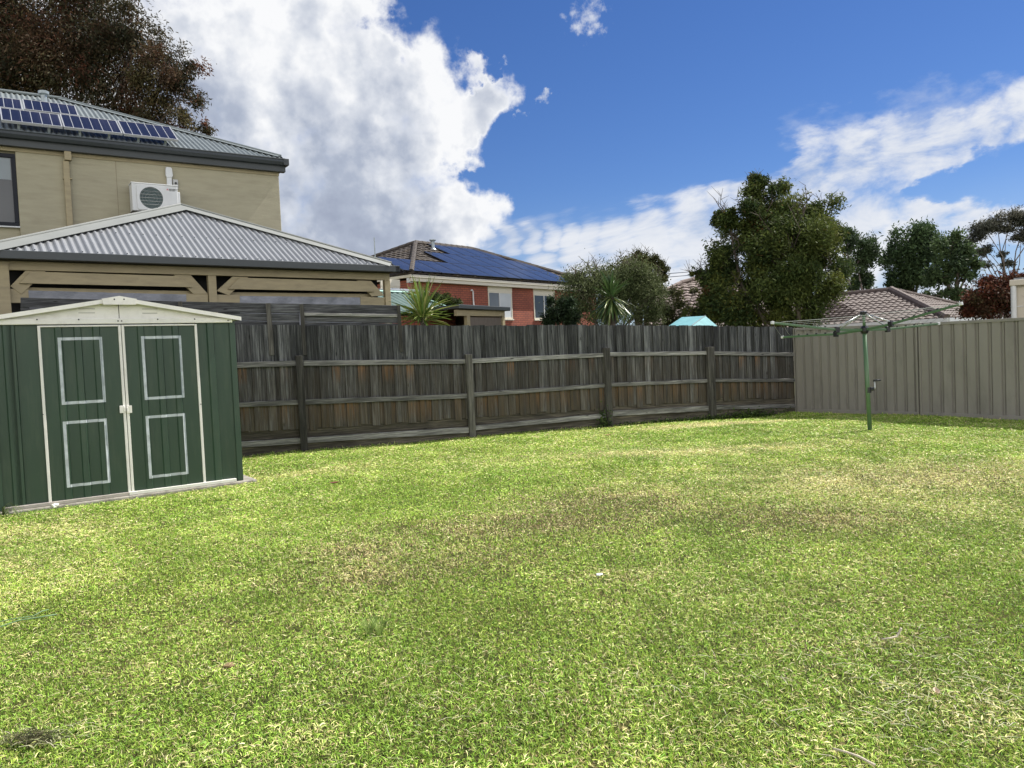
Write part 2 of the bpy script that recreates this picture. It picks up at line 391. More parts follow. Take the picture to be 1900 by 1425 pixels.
def build_world():
    w = bpy.data.worlds.new('World'); SC.world = w; w.use_nodes = True
    nt = w.node_tree; nt.nodes.clear(); L = nt.links
    out = N(nt, 'OutputWorld')
    sky = N(nt, 'TexSky'); sky.sky_type = 'NISHITA'; sky.sun_disc = False
    sky.sun_elevation = SUN_EL; sky.sun_rotation = PI / 2 - SUN_AZ; sky.altitude = 50; sky.air_density = 1.0; sky.dust_density = 0.1; sky.ozone_density = 2.0
    hs = N(nt, 'HueSaturation'); hs.inputs['Saturation'].default_value = 1.12; hs.inputs['Hue'].default_value = 0.505; hs.inputs['Value'].default_value = 1.0
    tint = mix(nt, sky.outputs[0], (0.71, 0.82, 1.05), 1.0, 'MULTIPLY'); L.new(tint, hs.inputs['Color'])
    bg = N(nt, 'Background'); bg.inputs['Strength'].default_value = 0.052; L.new(hs.outputs[0], bg.inputs[0])
    tc = N(nt, 'TexCoord'); D = tc.outputs['Generated']
    def math_(op, a, b=None, clamp=False):
        n = N(nt, 'Math', operation=op); n.use_clamp = clamp
        for i, v in enumerate((a, b)):
            if v is None: continue
            if hasattr(v, 'is_output'): L.new(v, n.inputs[i])
            else: n.inputs[i].default_value = v
        return n.outputs[0]
    def field(blobs, V=None):
        acc = None; V = D if V is None else V
        for (x, y, r) in blobs:
            c = ray(x, y).normalized(); ang = math.atan(r / F0)
            dp = N(nt, 'VectorMath', operation='DOT_PRODUCT'); L.new(V, dp.inputs[0]); dp.inputs[1].default_value = c
            mr = N(nt, 'MapRange'); mr.inputs['From Min'].default_value = math.cos(ang); mr.inputs['From Max'].default_value = 1.0
            mr.clamp = False
            L.new(dp.outputs['Value'], mr.inputs[0])
            mc = math_('MAXIMUM', mr.outputs[0], -3.0)
            acc = mc if acc is None else math_('MAXIMUM', acc, mc)
        return acc
    def fbm(scale, vec=None, detail=7, rough=0.55, off=None, dist=0.0):
        v = D if vec is None else vec
        if off is not None:
            a = N(nt, 'VectorMath', operation='ADD'); L.new(v, a.inputs[0]); a.inputs[1].default_value = off; v = a.outputs[0]
        n = N(nt, 'TexNoise'); n.inputs['Scale'].default_value = scale; n.inputs['Detail'].default_value = detail; n.inputs['Roughness'].default_value = rough; n.inputs['Distortion'].default_value = dist
        L.new(v, n.inputs['Vector']); return n.outputs['Fac']
    def sstep(v, a, b):
        n = N(nt, 'MapRange'); n.interpolation_type = 'SMOOTHSTEP'; n.inputs['From Min'].default_value = a; n.inputs['From Max'].default_value = b
        L.new(v, n.inputs[0]); return n.outputs[0]
    def warp(V, layers):
        for sc, amp, det, src in layers:
            n = N(nt, 'TexNoise'); n.inputs['Scale'].default_value = sc; n.inputs['Detail'].default_value = det; n.inputs['Roughness'].default_value = 0.6
            L.new(src if src is not None else D, n.inputs['Vector'])
            a = N(nt, 'VectorMath', operation='SUBTRACT'); L.new(n.outputs['Color'], a.inputs[0]); a.inputs[1].default_value = (0.5, 0.5, 0.5)
            b = N(nt, 'VectorMath', operation='MULTIPLY_ADD'); L.new(a.outputs[0], b.inputs[0]); b.inputs[1].default_value = (amp,) * 3 if not isinstance(amp, tuple) else amp; L.new(V, b.inputs[2]); V = b.outputs[0]
        nn = N(nt, 'VectorMath', operation='NORMALIZE'); L.new(V, nn.inputs[0]); return nn.outputs[0]
    DW = warp(D, [(9.0, 0.16, 3, None), (24.0, 0.070, 5, None)])
    # big cumulus
    cum = [(400, 30, 260), (330, 260, 330), (610, 180, 240), (680, 120, 125), (780, 170, 120), (870, 180, 80), (910, 175, 55), (820, 240, 85), (640, 330, 230), (560, 430, 260),
           (740, 300, 125), (720, 400, 165), (830, 380, 95), (895, 360, 58), (870, 400, 62), (420, 150, 300), (760, 450, 120), (200, 300, 400), (900, 228, 30), (560, 30, 120)]
    F = math_('SUBTRACT', field(cum, DW), math_('MULTIPLY', math_('MAXIMUM', field([(885, 300, 62), (850, 292, 24), (950, 290, 80), (905, 120, 28), (800, -20, 120), (720, 0, 65), (860, 70, 75)], DW), 0.0), 1.5))
    n1 = fbm(11.0, detail=7, rough=0.58); n0 = fbm(3.2, off=(4.1, 2.2, 0.7), detail=3); nf = fbm(34.0, detail=5, rough=0.6, off=(2.2, 0.1, 3.3))
    dens = math_('ADD', F, math_('ADD', math_('MULTIPLY', math_('SUBTRACT', n1, 0.5), 3.6), math_('MULTIPLY', math_('SUBTRACT', nf, 0.5), 0.9)))
    cmask = sstep(dens, -0.45, 0.85)
    # relief: compare the billows with themselves moved towards the sun
    so_ = (CR * 0.8 + CU * 0.55).normalized()
    def relief(sc, k, dd):
        a = fbm(sc, detail=5, rough=0.52); b = fbm(sc, detail=5, rough=0.52, off=so_ * dd)
        return math_('MULTIPLY', math_('SUBTRACT', a, b), k)
    rel = math_('ADD', relief(5.0, 2.1, 0.036), relief(17.0, 0.75, 0.011))
    rim = sstep(dens, 1.25, 0.2)
    grey = field([(560, 420, 240), (690, 270, 120), (620, 320, 170), (720, 370, 90), (400, 240, 120), (640, 440, 150)])
    gs = sstep(math_('ADD', grey, math_('MULTIPLY', math_('SUBTRACT', n0, 0.5), 2.0)), -0.9, 1.3)
    lum = math_('ADD', math_('ADD', math_('ADD', 0.80, rel), math_('MULTIPLY', rim, 0.26)), math_('MULTIPLY', gs, -0.40))
    ccol = ramp(nt, math_('ADD', lum, 0.0, True), [(0.15, (0.175, 0.20, 0.265)), (0.45, (0.25, 0.28, 0.345)), (0.70, (0.40, 0.42, 0.46)), (0.90, (0.54, 0.545, 0.555))])
    # long streaky cloud sheet to the right
    e_al = (ray(1900, 230) - ray(1000, 440)).normalized()
    mp = N(nt, 'VectorMath', operation='DOT_PRODUCT'); L.new(D, mp.inputs[0]); mp.inputs[1].default_value = e_al
    def stretch(k):
        sc = N(nt, 'VectorMath', operation='SCALE'); sc.inputs[0].default_value = e_al * -k; L.new(mp.outputs['Value'], sc.inputs['Scale'])
        dv = N(nt, 'VectorMath', operation='ADD'); L.new(D, dv.inputs[0]); L.new(sc.outputs[0], dv.inputs[1]); return dv.outputs[0]
    SV, SV2 = stretch(0.86), stretch(0.6)
    s1 = fbm(20.0, SV, detail=6, rough=0.60, dist=0.35); s2 = fbm(7.0, SV2, detail=5, off=(1.3, 0.2, 0.5)); s3 = fbm(60.0, SV, detail=4, rough=0.6, off=(0.3, 1.2, 0.5))
    bands = [(1980, 240, 62), (1900, 248, 58), (1820, 258, 58), (1740, 268, 62), (1660, 280, 66), (1580, 295, 68), (1500, 312, 66), (1440, 335, 58), (1400, 360, 55), (1520, 350, 62),
             (1350, 382, 50), (1290, 408, 50), (1210, 440, 52), (1300, 460, 90), (1150, 430, 36), (1110, 430, 34), (1070, 432, 31), (1030, 433, 29), (990, 434, 27), (950, 435, 25), (910, 437, 22), (875, 439, 16), (1080, 485, 55), (1000, 482, 38), (1180, 490, 80),
             (1600, 410, 60), (1700, 412, 52), (1800, 408, 48), (1880, 405, 45), (1980, 405, 50), (1680, 460, 75), (1580, 480, 100), (1800, 450, 50), (1420, 440, 110), (1750, 545, 45)]
    DW2 = warp(D, [(9.0, 0.075, 3, SV), (34.0, 0.055, 5, SV)])
    G = math_('SUBTRACT', field(bands, DW2), math_('MULTIPLY', math_('MAXIMUM', field([(1900, 335, 60), (1800, 342, 50), (1720, 348, 35), (1400, 280, 60)], DW2), 0.0), 1.6))
    dens2 = math_('ADD', G, math_('ADD', math_('MULTIPLY', math_('SUBTRACT', s1, 0.5), 3.4), math_('ADD', math_('MULTIPLY', math_('SUBTRACT', s2, 0.5), 1.6), math_('MULTIPLY', math_('SUBTRACT', s3, 0.5), 0.8))))
    veil = math_('MULTIPLY', sstep(math_('ADD', G, math_('ADD', math_('MULTIPLY', math_('SUBTRACT', s3, 0.5), 3.4), math_('MULTIPLY', math_('SUBTRACT', s2, 0.5), 4.0))), -0.6, 1.8), 0.40)
    smask = math_('MAXIMUM', veil, math_('MULTIPLY', sstep(dens2, -0.3, 1.05), 0.98))
    scol = ramp(nt, math_('ADD', math_('MULTIPLY', s1, 0.8), math_('MULTIPLY', s2, 0.5)), [(0.42, (0.29, 0.33, 0.40)), (0.60, (0.41, 0.435, 0.485)), (0.78, (0.50, 0.51, 0.53))])
    wis = field([(1092, 28, 40), (1010, 178, 11), (965, 215, 11), (935, 118, 12), (705, 30, 38), (1230, 470, 40)], warp(D, [(60.0, 0.05, 6, None)]))
    wmask = math_('MULTIPLY', sstep(math_('ADD', wis, math_('MULTIPLY', math_('SUBTRACT', fbm(75, detail=6, rough=0.6), 0.5), 4.5)), 0.15, 1.9), 0.8)
    sx = N(nt, 'SeparateXYZ'); L.new(D, sx.inputs[0])
    hz = math_('MULTIPLY', sstep(math_('ADD', sx.outputs[2], math_('MULTIPLY', s2, 0.10)), 0.26, 0.0), 0.62)
    # unseen bright cloud added low behind the viewpoint as fill for shaded faces
    rb_ = fbm(2.6, detail=7, rough=0.6, off=(7.0, 3.0, 1.0))
    fill_mask = math_('MULTIPLY', math_('MULTIPLY', sstep(rb_, 0.34, 0.54), sstep(sx.outputs[2], 0.80, 0.40)), sstep(math_('SUBTRACT', 0.10, sx.outputs[1]), 0.0, 0.35))
    def emi(col, st=1.0):
        b_ = N(nt, 'Background'); b_.inputs['Strength'].default_value = st; L.new(col, b_.inputs[0]); return b_.outputs[0]
    def ms(a, b, f):
        m_ = N(nt, 'MixShader'); L.new(f, m_.inputs[0]); L.new(a, m_.inputs[1]); L.new(b, m_.inputs[2]); return m_.outputs[0]
    rgb = N(nt, 'RGB'); rgb.outputs[0].default_value = (0.31, 0.375, 0.475, 1)
    rc = N(nt, 'RGB'); rc.outputs[0].default_value = (1.0, 0.985, 0.95, 1)
    x = ms(bg.outputs[0], emi(rgb.outputs[0]), hz)
    x = ms(x, emi(rc.outputs[0], 1.25), fill_mask)
    x = ms(x, emi(scol), math_('MAXIMUM', smask, wmask))
    x = ms(x, emi(ccol), cmask)
    L.new(x, out.inputs[0])
build_world()
SC.view_settings.view_transform = 'Standard'; SC.view_settings.look = 'None'; SC.view_settings.gamma = 1.0
SC.view_settings.exposure = 0.82
SC.cycles.max_bounces = 5; SC.cycles.diffuse_bounces = 3; SC.cycles.glossy_bounces = 2; SC.cycles.transmission_bounces = 3; SC.cycles.caustics_reflective = False; SC.cycles.caustics_refractive = False
# ------------------------------------------------------------------ ground
def build_ground():
    xs = np.concatenate([[-400, -200, -100, -60, -40, -30, -24, -20], np.arange(-17, 17.01, 0.4), [20, 24, 30, 40, 60, 100, 200, 400]])
    ys = np.concatenate([[-400, -150, -60, -30, -20], np.arange(-14, 20.01, 0.4), [24, 30, 40, 60, 100, 200, 400]])
    X, Y = np.meshgrid(xs, ys); Z = gz(X, Y)
    v = np.stack([X, Y, Z], -1).reshape(-1, 3); nx = len(xs)
    f = [(j * nx + i, j * nx + i + 1, (j + 1) * nx + i + 1, (j + 1) * nx + i) for j in range(len(ys) - 1) for i in range(nx - 1)]
    me = bpy.data.meshes.new('ground'); me.from_pydata(v.tolist(), [], f); me.materials.append(MAT['ground'])
    me.polygons.foreach_set('use_smooth', [True] * len(f))
    o = bpy.data.objects.new('ground', me); COL.objects.link(o); o['kind'] = 'structure'
build_ground()

# ------------------------------------------------------------------ paling fence
FO = Vector((-3.34, 12.1, 0)); CORNER = Vector((5.9, 16.1, 0))
FE = Fr(FO, CORNER - FO)
def plyn(pts, x):
    if x <= pts[0][0]: return pts[0][1]
    for (x0, y0), (x1, y1) in zip(pts, pts[1:]):
        if x <= x1: return y0 + (y1 - y0) * (x - x0) / (x1 - x0)
    return pts[-1][1]
def fl(pts, d=0): return [FE.px(x, y, d) for x, y in pts]
fence = thing('paling_fence', 'weathered grey timber paling fence with three rails running along the back of the lawn', 'fence', FE.pt(4, 0))
a_left = FE.px(300, 700)[0] - 4.0; a_cor = FE.px(1474, 700)[0]
bays_px = [(300, 551), (567, 862), (877, 1120), (1132, 1313), (1326, 1473)]
rails = {   # per bay: (top0, bot0, top1, bot1) at the two ends, in the photograph's rows
    'top': [(670, 680.5, 669, 679.3), (669, 679, 666.2, 674.8), (665, 674, 654.8, 662.3), (653.5, 661.3, 651.5, 658.6), (651.5, 658.6, 654.5, 661.3)],
    'mid': [(744, 754, 742, 751), (741, 750.7, 730.8, 739.2), (728.5, 736.5, 711.5, 718.6), (710.4, 717.3, 703.3, 710), (702.5, 708.6, 702.5, 708.6)],
    'low': [(822, 833, 812.9, 823.4), (811.7, 821.9, 792.9, 803.6), (790.2, 798.6, 767, 775.9), (762.5, 772.5, 753.3, 762.5), (752, 760, 749.9, 756.7)]}
pal_bot = [(812, 797), (797, 777), (775, 759), (756, 745.5), (741.5, 739)]
top_line = fl([(300, 602.5), (443, 603), (740, 604), (1160, 603), (1320, 604.5), (1474, 607)])
railpos = []
for bi, (x0, x1) in enumerate(bays_px):
    d = {}
    for k in rails:
        t0, b0, t1, b1 = rails[k][bi]
        p = [FE.px(x0, t0, 0.045), FE.px(x0, b0, 0.045), FE.px(x1, t1, 0.045), FE.px(x1, b1, 0.045)]
        d[k] = p
    railpos.append(d)
def railz(bi, k, a, which):
    p = railpos[bi][k]; q0, q1 = (p[0], p[2]) if which == 't' else (p[1], p[3])
    t = (a - q0[0]) / (q1[0] - q0[0]); return q0[1] + (q1[1] - q0[1]) * t
rp = random.Random(3)
bay_edges = [a_left] + [FE.px(x, 700, 0.045)[0] for x in (559, 869.5, 1126, 1319.5)] + [a_cor]
bay_of = lambda a: max(0, min(4, sum(a > e for e in bay_edges[1:-1])))
bl = [fl([(bays_px[i][0], pal_bot[i][0]), (bays_px[i][1], pal_bot[i][1])]) for i in range(5)]
mbs = [MB() for _ in range(5)]
a = a_left; k = 0
while a < a_cor - 0.05:
    over = (k % 2 == 0)
    wd = (0.128 if over else 0.125) + rp.uniform(-0.008, 0.008)
    ac = a + 0.05; bi = bay_of(ac); mb = mbs[bi]
    a0, a1 = ac - wd / 2, min(ac + wd / 2, a_cor)
    if bi == 0 and abs(ac - FE.px(506, 640)[0]) < 0.0: pass
    zt = plyn(top_line, ac) + rp.uniform(-0.012, 0.008)
    (b0, z0), (b1, z1) = bl[bi]; zb = z0 + (z1 - z0) * (ac - b0) / (b1 - b0) + (rp.uniform(-0.03, 0.03) if over else rp.uniform(0.0, 0.03))
    dd = 0.015 + rp.uniform(-0.001, 0.003) if over else -0.004
    lean = rp.uniform(-0.006, 0.006); tone = rp.random(); tone = min(1, max(0, tone * (0.95 if over else 0.75)))
    st_gain = rp.choice([0, 0, 0.2, 0.5, 0.8, 1.0]) * (1.0 if bi else 0.7)
    st2 = rp.choice([0, 0, 0, 0.1, 0.3, 0.9])
    rows = 26
    zmt, zmb = railz(bi, 'top', ac, 'b'), railz(bi, 'mid', ac, 'b')
    ztop_t = railz(bi, 'top', ac, 't')
    vs = []; fs = []; cs = []
    for r in range(rows + 1):
        z = zt + (zb - zt) * r / rows
        s = 0.0
        if z < zmb: s = max(s, st_gain * max(0, 1 - (zmb - z) / 0.33) ** 0.8)
        if z < zmt and z > zmb: s = max(s, st2 * max(0, 1 - (zmt - z) / 0.3) ** 0.8)
        br = 0.0 if z > ztop_t else min(1, (ztop_t - z) / 0.25) * (0.35 if z > zmb else 0.75)
        off = lean * (z - zt) / (zb - zt)
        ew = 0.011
        for q, tt in ((a0, 0.0), (a0 + ew, tone), (a1 - ew, tone), (a1, tone * 0.35)): vs.append(FE.pt(q + off, z, dd)); cs.append((tt, s, br, 1))  # board edges darkened in the tone, standing for shade at the laps
        if r:
            i = 4 * r
            for k3 in range(3): fs.append((i - 4 + k3, i - 3 + k3, i + 1 + k3, i + k3))
    n0 = len(vs)      # thickness: side strips and top
    for q, zz in ((a0, zt), (a1, zt), (a0 + lean, zb), (a1 + lean, zb)): vs.append(FE.pt(q, zz, dd - 0.014)); cs.append((tone * 0.6, 0, 0.2, 1))
    fs += [(0, 3, n0 + 1, n0), (0, 4 * rows, n0 + 2, n0), (3, 4 * rows + 3, n0 + 3, n0 + 1), (4 * rows, 4 * rows + 3, n0 + 3, n0 + 2), (n0, n0 + 1, n0 + 3, n0 + 2)]
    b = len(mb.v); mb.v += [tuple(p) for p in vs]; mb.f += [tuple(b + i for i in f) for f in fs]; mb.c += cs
    a += 0.1015; k += 1
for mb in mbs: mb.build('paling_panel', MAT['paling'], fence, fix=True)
for bi in range(5):
    for kk in ('top', 'mid', 'low'):
        p = railpos[bi][kk]; mb = MB()
        tone = {'top': [0.5, 0.55, 0.95, 0.75, 0.6], 'mid': [0.3, 0.25, 0.5, 0.4, 0.35], 'low': [0.6, 0.7, 0.8, 0.7, 0.5]}[kk][bi]
        lo = (3.95 if bi == 0 else 0.03); hi = (0.10 if bi < 4 else 0.03)
        q = [FE.pt(p[0][0] - lo, p[0][1], 0.06), FE.pt(p[2][0] + hi, p[2][1], 0.06), FE.pt(p[3][0] + hi, p[3][1], 0.06), FE.pt(p[1][0] - lo, p[1][1], 0.06)]
        mb.prism(q, -FE.n * 0.042, (tone, tone, tone))
        mb.build('rail', MAT['rail'], fence, uvdir=FE.u, bevel=0.004)
    # plinth boards behind and below the low rail
    p = railpos[bi]['low']; (b0, z0), (b1, z1) = bl[bi]
    mb = MB()
    e0 = 3.95 if bi == 0 else 0.0
    mb.prism([FE.pt(p[0][0] - e0, z0 + 0.05, -0.012), FE.pt(p[2][0] + 0.10, z1 + 0.05, -0.012), FE.pt(p[3][0] + 0.10, p[3][1] + 0.01, -0.012), FE.pt(p[1][0] - e0, p[1][1] + 0.01, -0.012)], -FE.n * (0.02 + 0.001 * (bi % 2)), (0.25 + 0.1 * bi,) * 3)
    e0 = 3.95 if bi == 0 else 0.09; d_ = 0.012 + 0.0012 * (bi % 2)
    mb.prism([FE.pt(p[1][0] - e0, p[1][1] + 0.012, d_), FE.pt(p[3][0] + 0.09, p[3][1] + 0.012, d_), FE.pt(p[3][0] + 0.09, -0.25, d_), FE.pt(p[1][0] - e0, -0.25, d_)], -FE.n * 0.022, (0.5 + 0.07 * bi,) * 3)
    mb.build('plinth_board', MAT['plinth'], fence, uvdir=FE.u)
for x0, x1, yt, xm in ((232, 245, 668, 0), (549, 561.5, 660, 0), (864.7, 876, 657.5, 0), (1121.5, 1132, 645.3, 0), (1313.5, 1325.5, 643.6, 0)):
    a0, zt = FE.px(x0, yt, 0.11); a1, _ = FE.px(x1, yt, 0.11); mb = MB()
    ab0, _z = FE.px((x0 + x1) / 2 + 9, 820, 0.11)
    t = 0.2 + 0.6 * rp.random()
    mb.prism([FE.pt(a0, zt, 0.11), FE.pt(a1, zt - 0.004, 0.11), FE.pt(a1 + 0.01, -0.3, 0.11), FE.pt(a0 + 0.01, -0.3, 0.11)], -FE.n * 0.09, (t, t, t))
    mb.build('post', MAT['post'], fence, bevel=0.005)

# raised horizontal-board screen standing on top of the paling fence
scr = thing('screen_extension', 'raised screen of grey horizontal boards on battens above the left end of the timber fence', 'fence screen', FE.pt(-1, 1.6))
sx = [38, 498, 559, 741]
def syt(x): return 552 + (x - 38) * 0.0245 if x < 420 else 561.4 + (x - 420) * 0.0165
segs = [(38, 331), (333, 496), (500, 556), (562, 739)]
for i, (x0, x1) in enumerate(segs):
    for j, (o0, o1) in enumerate(((0, 18.5), (19.3, 33), (33.8, 52))):
        mb = MB(); t = rp.uniform(0.25, 0.85)
        A = FE.px(x0, syt(x0) + o0, -0.03); B = FE.px(x1, syt(x1) + o0, -0.03); C = FE.px(x1, syt(x1) + o1, -0.03); D = FE.px(x0, syt(x0) + o1, -0.03)
        mb.prism([FE.pt(A[0], A[1], -0.03), FE.pt(B[0], B[1], -0.03), FE.pt(C[0], C[1], -0.03), FE.pt(D[0], D[1], -0.03)], -FE.n * 0.02, (t, t, t))
        mb.build('board', MAT['screenwood'], scr, uvdir=FE.u, bevel=0.003)
mb = MB(); A = FE.px(563, 580.3, 0.005); B = FE.px(738, 583, 0.005)
mb.prism([FE.pt(A[0], A[1], 0.01), FE.pt(B[0], B[1], 0.01), FE.pt(B[0], B[1] - 0.045, 0.01), FE.pt(A[0], A[1] - 0.045, 0.01)], -FE.n * 0.04, (0.95, 0.9, 0.9))
mb.build('ledge_strip', MAT['rail'], scr, uvdir=FE.u, bevel=0.003)
for (xt0, xt1, yt, xb, yb, t) in ((493, 502, 562.5, 503, 659, 0.5), (555.5, 563, 564, 565, 659, 0.35), (736.5, 742.5, 566.5, 744, 653, 0.15), (330, 338, 559, 332, 640, 0.4)):
    A = FE.px(xt0, yt, 0.035); B = FE.px(xt1, yt, 0.035); zb = FE.px(xb, yb, 0.035)[1]; mb = MB()
    mb.prism([FE.pt(A[0], A[1], 0.035), FE.pt(B[0], B[1], 0.035), FE.pt(B[0] + 0.015, zb, 0.035), FE.pt(A[0] + 0.015, zb, 0.035)], -FE.n * 0.02, (t, t, t))
    mb.build('batten', MAT['post'], scr, bevel=0.003)

# ------------------------------------------------------------------ taupe metal fence on the right
RF = Fr(CORNER, Vector((7.99, 12.0, 0)) - CORNER)
mfence = thing('metal_fence', 'taupe ribbed steel fence in the shade along the right side of the lawn', 'fence', RF.pt(3, 0))
ra0, ra1 = RF.px(1478, 700)[0], RF.px(1706, 700)[0]
pw = ra1 - ra0
rft = [RF.px(1478, 609), RF.px(1706, 599.5), RF.px(1900, 590)]
rfz = lambda a: plyn(rft, a) if a < rft[-1][0] else rft[-1][1] + (a - rft[-1][0]) * 0.004
rfb = lambda a: 0.045 + float(gz(*RF.pt(a, 0)[:2]))
npan = 4
for i in range(npan):
    a0 = ra0 + i * pw; a1 = a0 + pw
    z0, z1 = rfz(a0), rfz(a1); zm = max(z0, z1)
    # rib profile: wide flats, narrow double-step ribs
    prof = []; nr = 13; p = (pw - 0.06) / nr
    for r in range(nr):
        b = a0 + 0.03 + r * p
        prof += [(b, 0), (b + p * 0.64, 0), (b + p * 0.69, -0.030), (b + p * 0.76, -0.030), (b + p * 0.80, -0.010), (b + p * 0.86, -0.010), (b + p * 0.90, -0.030), (b + p * 0.96, -0.030)]
    prof.append((a1 - 0.03, 0))
    mb = MB()
    for (q0, d0), (q1, d1) in zip(prof, prof[1:]):
        mb.quad(RF.pt(q0, rfb(q0), d0), RF.pt(q1, rfb(q1), d1), RF.pt(q1, rfz(q1) - 0.02, d1), RF.pt(q0, rfz(q0) - 0.02, d0))
    mb.build('ribbed_sheet', MAT['taupe'], mfence, fix=False)
    for nm, off, h in (('top_rail', -0.045, 0.05), ('bottom_rail', None, 0.05)):
        mb = MB(); e = 0.028
        if nm == 'top_rail': q = [RF.pt(a0 + e, z0 - h, 0.018), RF.pt(a1 - e, z1 - h, 0.018), RF.pt(a1 - e, z1, 0.018), RF.pt(a0 + e, z0, 0.018)]
        else: q = [RF.pt(a0 + e, rfb(a0) - 0.03, 0.018), RF.pt(a1 - e, rfb(a1) - 0.03, 0.018), RF.pt(a1 - e, rfb(a1) + 0.035, 0.018), RF.pt(a0 + e, rfb(a0) + 0.035, 0.018)]
        mb.prism(q, -RF.n * 0.06); mb.build(nm, MAT['taupe'], mfence, bevel=0.004)
for i in range(npan + 1):
    q = ra0 + i * pw; mb = MB(); z = rfz(q) + 0.004
    w = 0.03
    # post of two back-to-back channels with a dark slot between
    RF.box(mb, q - w - 0.012, q - 0.014, -0.3, z, -0.06, 0.024); RF.box(mb, q + 0.014, q + w + 0.012, -0.3, z, -0.06, 0.024); RF.box(mb, q - 0.0138, q + 0.0138, -0.3, z - 0.004, -0.058, -0.035)
    mb.build('post', MAT['taupe'], mfence, bevel=0.002)

# ------------------------------------------------------------------ garden shed
SA, SB = pz(92, 937, 0.05), pz(444, 891.5, 0.05)
SH = Fr(SA, SB - SA)
sp_ = lambda x, y, d=0: SH.px(x, y, d)
aR = sp_(437, 740)[0]; aAp = sp_(219, 560)[0]; aL = 2 * aAp - aR
zh0 = sp_(220, 601)[1]            # underside of the header
shed = thing('garden_shed', 'small green steel garden shed with cream gable and pale brushed door panels', 'shed', SH.pt(aAp, 0.05))
zf = 0.05
DEP = 1.55
def ribsheet(mb, fr, a0, a1, z0, z1, d, ribs, amp=0.012, w=0.05):
    prof = [(a0, 0)]
    for r in ribs:
        if r - w / 2 > a0 and r + w / 2 < a1: prof += [(r - w / 2, 0), (r - w / 2 + 0.01, amp), (r + w / 2 - 0.01, amp), (r + w / 2, 0)]
    prof.append((a1, 0))
    for (q0, d0), (q1, d1) in zip(prof, prof[1:]):
        mb.quad(fr.pt(q0, z0, d + d0), fr.pt(q1, z0, d + d1), fr.pt(q1, z1, d + d1), fr.pt(q0, z1, d + d0))
aD0, aDm0, aDm1, aD1 = sp_(80, 760)[0], sp_(231.5, 760)[0], sp_(235, 760)[0], sp_(372, 760)[0]
mb = MB()
wr = lambda *xs: [sp_(x, 760)[0] for x in xs]
ribsheet(mb, SH, aL, aD0, zf, zh0 + 0.02, 0, [aL + 0.16, aL + 0.42] + wr(28), 0.022, 0.09)
ribsheet(mb, SH, aD1, aR, zf, zh0 + 0.02, 0, wr(398), 0.022, 0.085)
for s, q in ((1, aR), (-1, aL)):   # side walls with ribs, back wall
    prof = []; n = 7
    for i in range(n):
        t = DEP * i / n; w = DEP / n
        prof += [(t, 0), (t + w * 0.45, 0), (t + w * 0.5, 0.012), (t + w * 0.9, 0.012)]
    prof.append((DEP, 0))
    for (t0, e0), (t1, e1) in zip(prof, prof[1:]):
        mb.quad(SH.pt(q + s * e0, zf, -t0), SH.pt(q + s * e1, zf, -t1), SH.pt(q + s * e1, zh0 + 0.05, -t1), SH.pt(q + s * e0, zh0 + 0.05, -t0))
mb.quad(SH.pt(aL, zf, -DEP), SH.pt(aR, zf, -DEP), SH.pt(aR, zh0 + 0.05, -DEP), SH.pt(aL, zh0 + 0.05, -DEP))
mb.build('wall', MAT['green'], shed, fix=False)
for q in (aR + 0.0025, aL - 0.0025):
    mb = MB(); SH.box(mb, q - 0.0325, q + 0.0325, zf, zh0 + 0.01, -0.02, 0.018); mb.build('corner_trim', MAT['green'], shed, bevel=0.004)
# header, gable, roof
zhT = sp_(220, 591)[1]
mb = MB(); SH.box(mb, aL - 0.005, aR + 0.002, zh0, zhT, 0.0, 0.045)
mb.build('header_beam', MAT['cream'], shed, bevel=0.006)
apz = sp_(219, 552.5, 0.05)[1]; ez = sp_(446, 589, 0.05)[1]; aE = sp_(446, 589, 0.05)[0]; aEL = 2 * aAp - aE
mb = MB()
mb.prism([SH.pt(aL + 0.02, zhT + 0.001, 0.012), SH.pt(aAp - 0.004, zhT + 0.001, 0.012), SH.pt(aAp - 0.004, apz - 0.03, 0.012), SH.pt(aEL + 0.08, ez - 0.015, 0.012)], -SH.n * 0.02)
mb.prism([SH.pt(aAp + 0.004, zhT + 0.001, 0.012), SH.pt(aR - 0.02, zhT + 0.001, 0.012), SH.pt(aE - 0.08, ez - 0.015, 0.012), SH.pt(aAp + 0.004, apz - 0.03, 0.012)], -SH.n * 0.02)
gab = mb.build('gable_panel', MAT['cream'], shed)
m_slot = plain('vent slot', (0.28, 0.27, 0.24), 0.6)
for (x0, y0, x1, y1) in ((145.5, 573, 176, 573), (145.5, 580.5, 176, 580.5), (263.5, 573.3, 292, 573.3), (264, 581, 292, 581)):
    A = sp_(x0, y0, 0.014); B = sp_(x1, y1, 0.014)
    mb = MB(); SH.box(mb, A[0], B[0], min(A[1], B[1]) - 0.003, min(A[1], B[1]) + 0.003, 0.0122, 0.0165); mb.build('vent_slot', m_slot, gab)
mb = MB()
for (c0, z0, c1, z1) in ((aEL, ez, aAp, apz), (aAp, apz, aE, ez)):
    q = [SH.pt(c0, z0, 0.07), SH.pt(c1, z1, 0.07), SH.pt(c1, z1 - 0.025, 0.07), SH.pt(c0, z0 - 0.025, 0.07)]
    mb.prism(q, -SH.n * (DEP + 0.14))
roof = mb.build('roof', MAT['cream'], shed)
mb = MB()
for (c0, z0, c1, z1) in ((aEL, ez, aAp, apz), (aAp, apz, aE, ez)):
    q = [SH.pt(c0, z0 + 0.006, 0.085), SH.pt(c1, z1 + 0.006, 0.085), SH.pt(c1, z1 - 0.038, 0.085), SH.pt(c0, z0 - 0.038, 0.085)]
    mb.prism(q, -SH.n * 0.013)
mb.build('barge_trim', MAT['cream'], shed)
